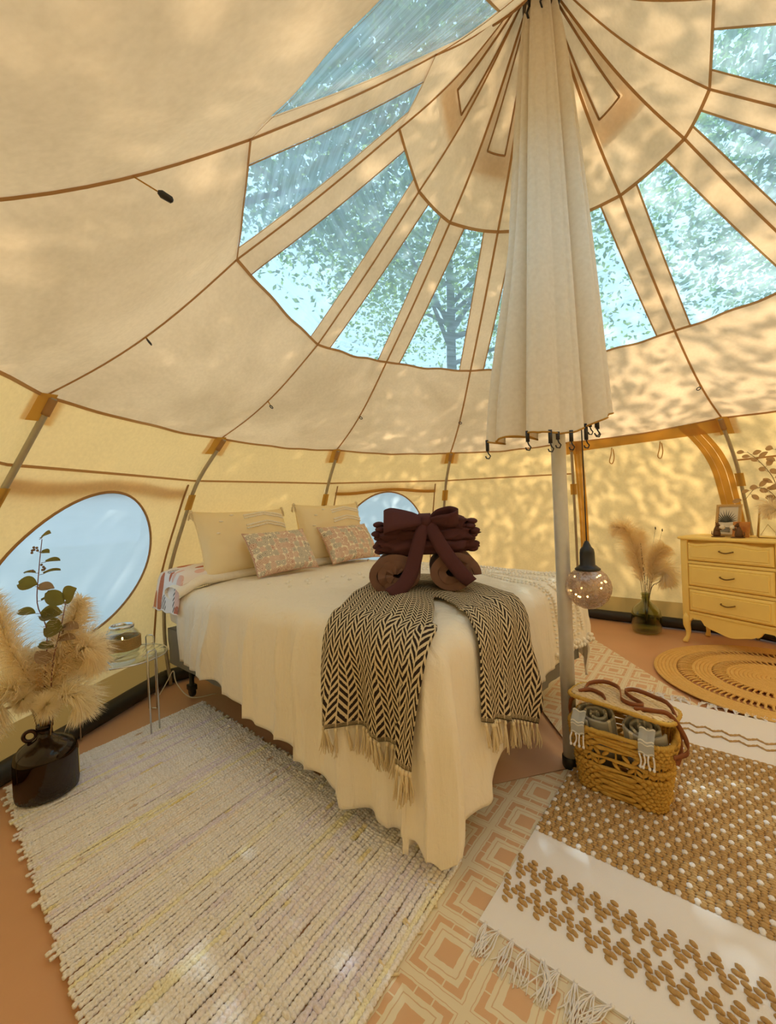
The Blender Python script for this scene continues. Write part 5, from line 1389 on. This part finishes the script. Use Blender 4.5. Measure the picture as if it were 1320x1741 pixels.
for zc, up_ in ((.5 * (rows[9] + rows[10]), 1), (.5 * (rows[12] + rows[13]), -1)):
    hx, hy = bsize(zc); cnt = 44
    for i in range(cnt):
        a = 2 * PI * (i + .5 * (up_ < 0)) / cnt; x, y = ring(a, hx, hy, .6); x2, y2 = ring(a + .01, hx, hy, .6); X = Kp(x2, y2, 0) - Kp(x, y, 0); X.normalize(); N = UP.cross(X) * -1
        M = Matrix((X, X.cross(UP) * -1, UP)).transposed().to_4x4() @ Matrix.Rotation((.75 if i % 2 else -.75), 4, 'Y'); M.translation = Kp(x, y, zc) - parent_loc(bk); inst(owm, 'openwork_twist', bk, M=M)
for k in range(40):
    a = 2 * PI * k / 40; P = []
    for z in lin(.004, H_B, 6): hx, hy = bsize(z); x, y = ring(a, hx - .004, hy - .004, .5); P.append(Kp(x, y, z))
    m = MB(); m.tube(P, .0035, 5); m.build('upright_stake', MT['wicker'], bk)
m = MB(); P = []; n_ = 40
for q in (0, .5, 1):
    for i in range(n_):
        x, y = ring(2 * PI * i / n_, .150 * q, .090 * q); P.append(Kp(x, y, .005))
F = []
for j in range(2):
    for i in range(n_): F.append((j * n_ + i, j * n_ + (i + 1) % n_, (j + 1) * n_ + (i + 1) % n_, (j + 1) * n_ + i))
m.add(P, F); m.build('bottom', MT['wicker'], bk)
hx, hy = bsize(H_B); m = MB(); m.tube([Kp(*ring(2 * PI * i / n, hx + .002, hy + .002), H_B + .004) for i in range(n)], [.0095 + .002 * math.sin(i * 2.2) for i in range(n)], 7, closed=True); m.build('rim', MT['wicker'], bk)
# the lid, pushed up by the towels and slid back a little
def lidp(x, y, dz=0.0): return Kp(x + .002, y + .012, .345 + dz - .06 * x - .10 * y + .010 * math.cos(x * 8))
lid = None
m = MB(); m.grid(lambda q, a: lidp(*ring(a, .185 * q, .112 * q), -.004), lin(.02, 1, 8), [2 * PI * i / 60 for i in range(61)]); lid = m.build('lid', MT['wicker_lid'], bk)
for i in range(17):
    y = lerp(-.104, .104, i / 16); hw = .185 * max(.05, 1 - abs(y / .113) ** 3.4) ** (1 / 3.4)
    m = MB(); m.tube([lidp(x, y, .003 + .0022 * math.sin(x * 190 + i * PI)) for x in lin(-hw, hw, 46)], [.0062 + .001 * math.sin(k * 1.9 + i) for k in range(46)], 5); m.build('lid_strand', MT['wicker_lid'], lid)
m = MB(); m.tube([lidp(*ring(2 * PI * i / 90, .188, .115), 0) for i in range(90)], [.008 + .0016 * math.sin(i * 2.4) for i in range(90)], 6, closed=True); m.build('lid_edge', MT['wicker'], lid)
def strap(pts, w=.017, up=UP):
    P = spline(pts, 50); m = MB(); V = []; F = []
    for i, p in enumerate(P):
        t_ = (P[min(49, i + 1)] - P[max(0, i - 1)]).normalized(); nn = (Vector(up) - t_ * t_.dot(Vector(up))).normalized(); s = t_.cross(nn)
        for a, b in ((-1, -1), (1, -1), (1, 1), (-1, 1)): V.append(p + nn * (a * w / 2) + s * (b * .0022))
    for i in range(49):
        for k in range(4): F.append((4 * i + k, 4 * i + (k + 1) % 4, 4 * i + 4 + (k + 1) % 4, 4 * i + 4 + k))
    F += [(0, 1, 2, 3), (199, 198, 197, 196)]
    m.add(V, F); m.build('leather_strap', MT['leather'], bk)
L_ = lambda x, y, h=.014: lidp(x, y, h)
strap([L_(-.135, -.03), L_(-.14, .05, .02), L_(-.09, .085, .03), L_(-.03, .06, .03), L_(-.005, .0, .025), L_(.01, -.05, .02), L_(.05, -.075, .022), L_(.085, -.06, .025), L_(.07, -.02, .02), L_(.03, .01, .02), L_(.0, .045, .026), L_(.03, .085, .03), L_(.10, .07, .03), L_(.16, .03, .03), Kp(.20, -.01, .30), Kp(.205, -.04, .245), Kp(.19, -.05, .19)])
strap([L_(-.15, -.06, .010), L_(-.11, -.035, .02), L_(-.06, -.055, .018), L_(-.04, -.085, .012)])
strap([L_(.06, -.085, .012), L_(.12, -.06, .02), L_(.17, -.05, .022), Kp(.215, -.04, .30), Kp(.225, -.05, .25), Kp(.205, -.07, .235), Kp(.188, -.085, .23)])
strap([Kp(-.187, -.02, .20), Kp(-.198, -.02, .25), Kp(-.196, -.01, .305), Kp(-.185, .0, .325), Kp(-.17, .01, .345)])
# rolled grey towels inside
def m_gtowel():
    t = NT('grey_towel'); uv = t.coord('UV'); s = t.sep(uv)[1]
    st_ = t.math('LESS_THAN', t.math('ABSOLUTE', t.math('SUBTRACT', t.math('FRACT', t.math('MULTIPLY', s, 26.0)), .5)), .16)
    st_ = t.math('MULTIPLY', st_, t.math('LESS_THAN', t.math('FRACT', t.math('MULTIPLY', s, 6.5)), .5))
    n1 = t.noise(t.coord(), 500, 2)
    return t.done(t.princ(t.mix(st_, (.48, .50, .52), (.85, .84, .78)), .9, 0, t.bump(n1, .3, .003)))
MT['gtowel'] = m_gtowel()
def grey_roll(cx, label, seed):
    ax = (UP * .93 - BK * .36).normalized(); X = BL; Y = ax.cross(X).normalized(); c0 = Kp(cx, -.045, .300)
    r = empty('rolled_towel', c0 - ax * .24, label, 'towel'); m = MB(); turns = 2.6; N_ = 78; R = random.Random(seed); pr = []
    for i in range(N_ + 1):
        a = seed + 2 * PI * turns * i / N_; q = lerp(.10, 1, (i / N_) ** .9) * (1 + .07 * nz((a, seed, 0))); pr.append((.079 * q * math.cos(a), .060 * q * math.sin(a), a))
    def f(i, v):
        x, y, a = pr[int(i)]; return c0 + X * x + Y * y - ax * (v * .24 - (.010 * nz((a * 1.5, seed, 4)) if v < .1 else 0))
    m.grid(f, list(range(N_ + 1)), [0, .03, .1, .3, .6, 1], uvfn=lambda i, v: (i / N_, i / N_ * .9 + .013 * seed)); o = m.build('rolled_cloth', MT['gtowel'], r)
    md = o.modifiers.new('t', 'SOLIDIFY'); md.thickness = .008; md.offset = 0
    # loose end of the towel over the basket rim with knotted fringe
    m = MB(); x0 = cx + (.0 if seed > 1.5 else -.075)
    m.grid(lambda u, v: Kp(x0 + u * .052, lerp(-.095, -.128, smooth01(v * 2)), lerp(.318, .232, v) + .004 * math.sin(u * 9)), lin(0, 1, 8), lin(0, 1, 8), uvfn=lambda u, v: (u, .2 + v * .3)); o2 = m.build('loose_end', MT['gtowel'], r)
    for k in range(4):
        R = random.Random(k + int(seed * 10)); p = Kp(x0 + .004 + k * .015, -.130, .234); m = MB()
        q = p + BL * R.uniform(-.008, .008) - BK * .006 - UP * .045
        m.tube(spline([p, p.lerp(q, .5) + BL * R.uniform(-.006, .006), q], 8), .0032, 5); m.ellipsoid(q, (.0055, .0055, .007), 7, 5); m.build('knotted_fringe', MT['rug_white'], o2)
grey_roll(-.083, 'grey rolled towel in the basket at the end nearest the centre pole', .7); grey_roll(.083, 'grey rolled towel in the basket at the end away from the centre pole', 2.4)
# ---------------------------------------------------------------- outdoors
MT['leaf'] = None
def m_leaf(name, c, tc, k=.5):
    t = NT(name); n1 = t.noise(t.coord(), 3.0, 3)
    a = t.princ(t.mix(n1, tuple(x * .6 for x in c), c), .6)
    return t.done(t.mixsh(k, a, t.shader('ShaderNodeBsdfTranslucent', Color=t.mix(n1, tuple(x * .7 for x in tc), tc))))
LEAFS = [m_leaf('leaf_a', (.13, .22, .07), (.42, .58, .12)), m_leaf('leaf_b', (.10, .20, .09), (.30, .50, .16))]
GND = m_simple('forest_floor', (.10, .12, .05), .95, 0, .3, 2, .5)
m = MB(); 
def gf(a, r): 
    x, y = PX + r * math.cos(a), PY + r * math.sin(a); return (x, y, -.03 + .0 * r + .12 * smooth01((r - 3.5) / 5) * nz((x, y, 0), .35))
m.grid(gf, [2 * PI * i / 48 for i in range(48)], [2.76, 3.2, 4, 5.5, 8, 12, 18, 26], closed=True)
tag(m.build('ground', GND, origin=(PX, PY, 0)), 'leafy forest ground outside the tent', None, kind='structure')
def tree(x, y, h, cr, nleaf, label, seed, leaf, ox=0.0, oy=0.0):
    R = random.Random(seed)
    t = empty('woodland_tree', (x, y, -.05), label, 'tree', 'woodland trees round the tent')
    m = MB(); m.tube([(x + ox * (max(0, z) / h) ** 1.6 + .12 * nz((seed, z, 0), .6), y + oy * (max(0, z) / h) ** 1.6 + .12 * nz((seed, z, 7), .6), z) for z in lin(-.05, h * .9, 12)], [lerp(.16, .03, i / 11) for i in range(12)], 10)
    m.build('trunk', MT['bark'], t)
    m = MB(); cs = []
    for i in range(22):
        a = R.uniform(0, 2 * PI); q = R.uniform(.25, 1) * cr; z = R.uniform(.45, 1.0) * h
        k_ = (max(0, z - .8) / h) ** 1.6; bx_, by_ = x + ox * k_, y + oy * k_
        cs.append((Vector((x + ox * .75 + q * math.cos(a), y + oy * .75 + q * math.sin(a), z)), R.uniform(.6, 1.0) * cr * .5))
        m.tube(spline([(bx_, by_, z - .8), ((bx_ + cs[-1][0].x) / 2, (by_ + cs[-1][0].y) / 2, z - .3), cs[-1][0]], 7), [.05, .045, .04, .03, .025, .02, .012], 5)
    m.build('branches', MT['bark'], t)
    P = []; F = []
    for i in range(nleaf):
        c, s = R.choice(cs); d = Vector((R.gauss(0, 1), R.gauss(0, 1), R.gauss(0, .7))) * s * .55
        p = c + d; L = R.uniform(.035, .075); a = Vector((R.gauss(0, 1), R.gauss(0, 1), R.gauss(0, .5))).normalized(); b = a.orthogonal().normalized()
        b = (Matrix.Rotation(R.uniform(0, 6.28), 3, a) @ b)
        o = len(P); P += [p - a * L, p + b * L * .55, p + a * L, p - b * L * .55]; F.append((o, o + 1, o + 2, o + 3))
    m = MB(); m.add(P, F); tag(m.build('foliage', leaf, t, smooth=False), kind='stuff')
R9 = random.Random(3)
specs = []
TL = ['leafy woodland tree outside, seen through the clear roof windows'] * 5
for i, (a, r, h, cr, n) in enumerate(((84, 6.9, 10.5, 3.2, 22000), (36, 6.8, 9.5, 3.0, 22000), (350, 6.8, 9.0, 2.9, 15000), (141, 4.4, 10.0, 2.9, 28000), (255, 5.8, 9.5, 3.4, 16000))):
    x, y = PX + r * math.cos(math.radians(a)), PY + r * math.sin(math.radians(a))
    tree(x, y, h, cr, n, TL[i], 41 + i, LEAFS[i % 2], *((2.6, -.3) if i == 3 else (0, 0)))
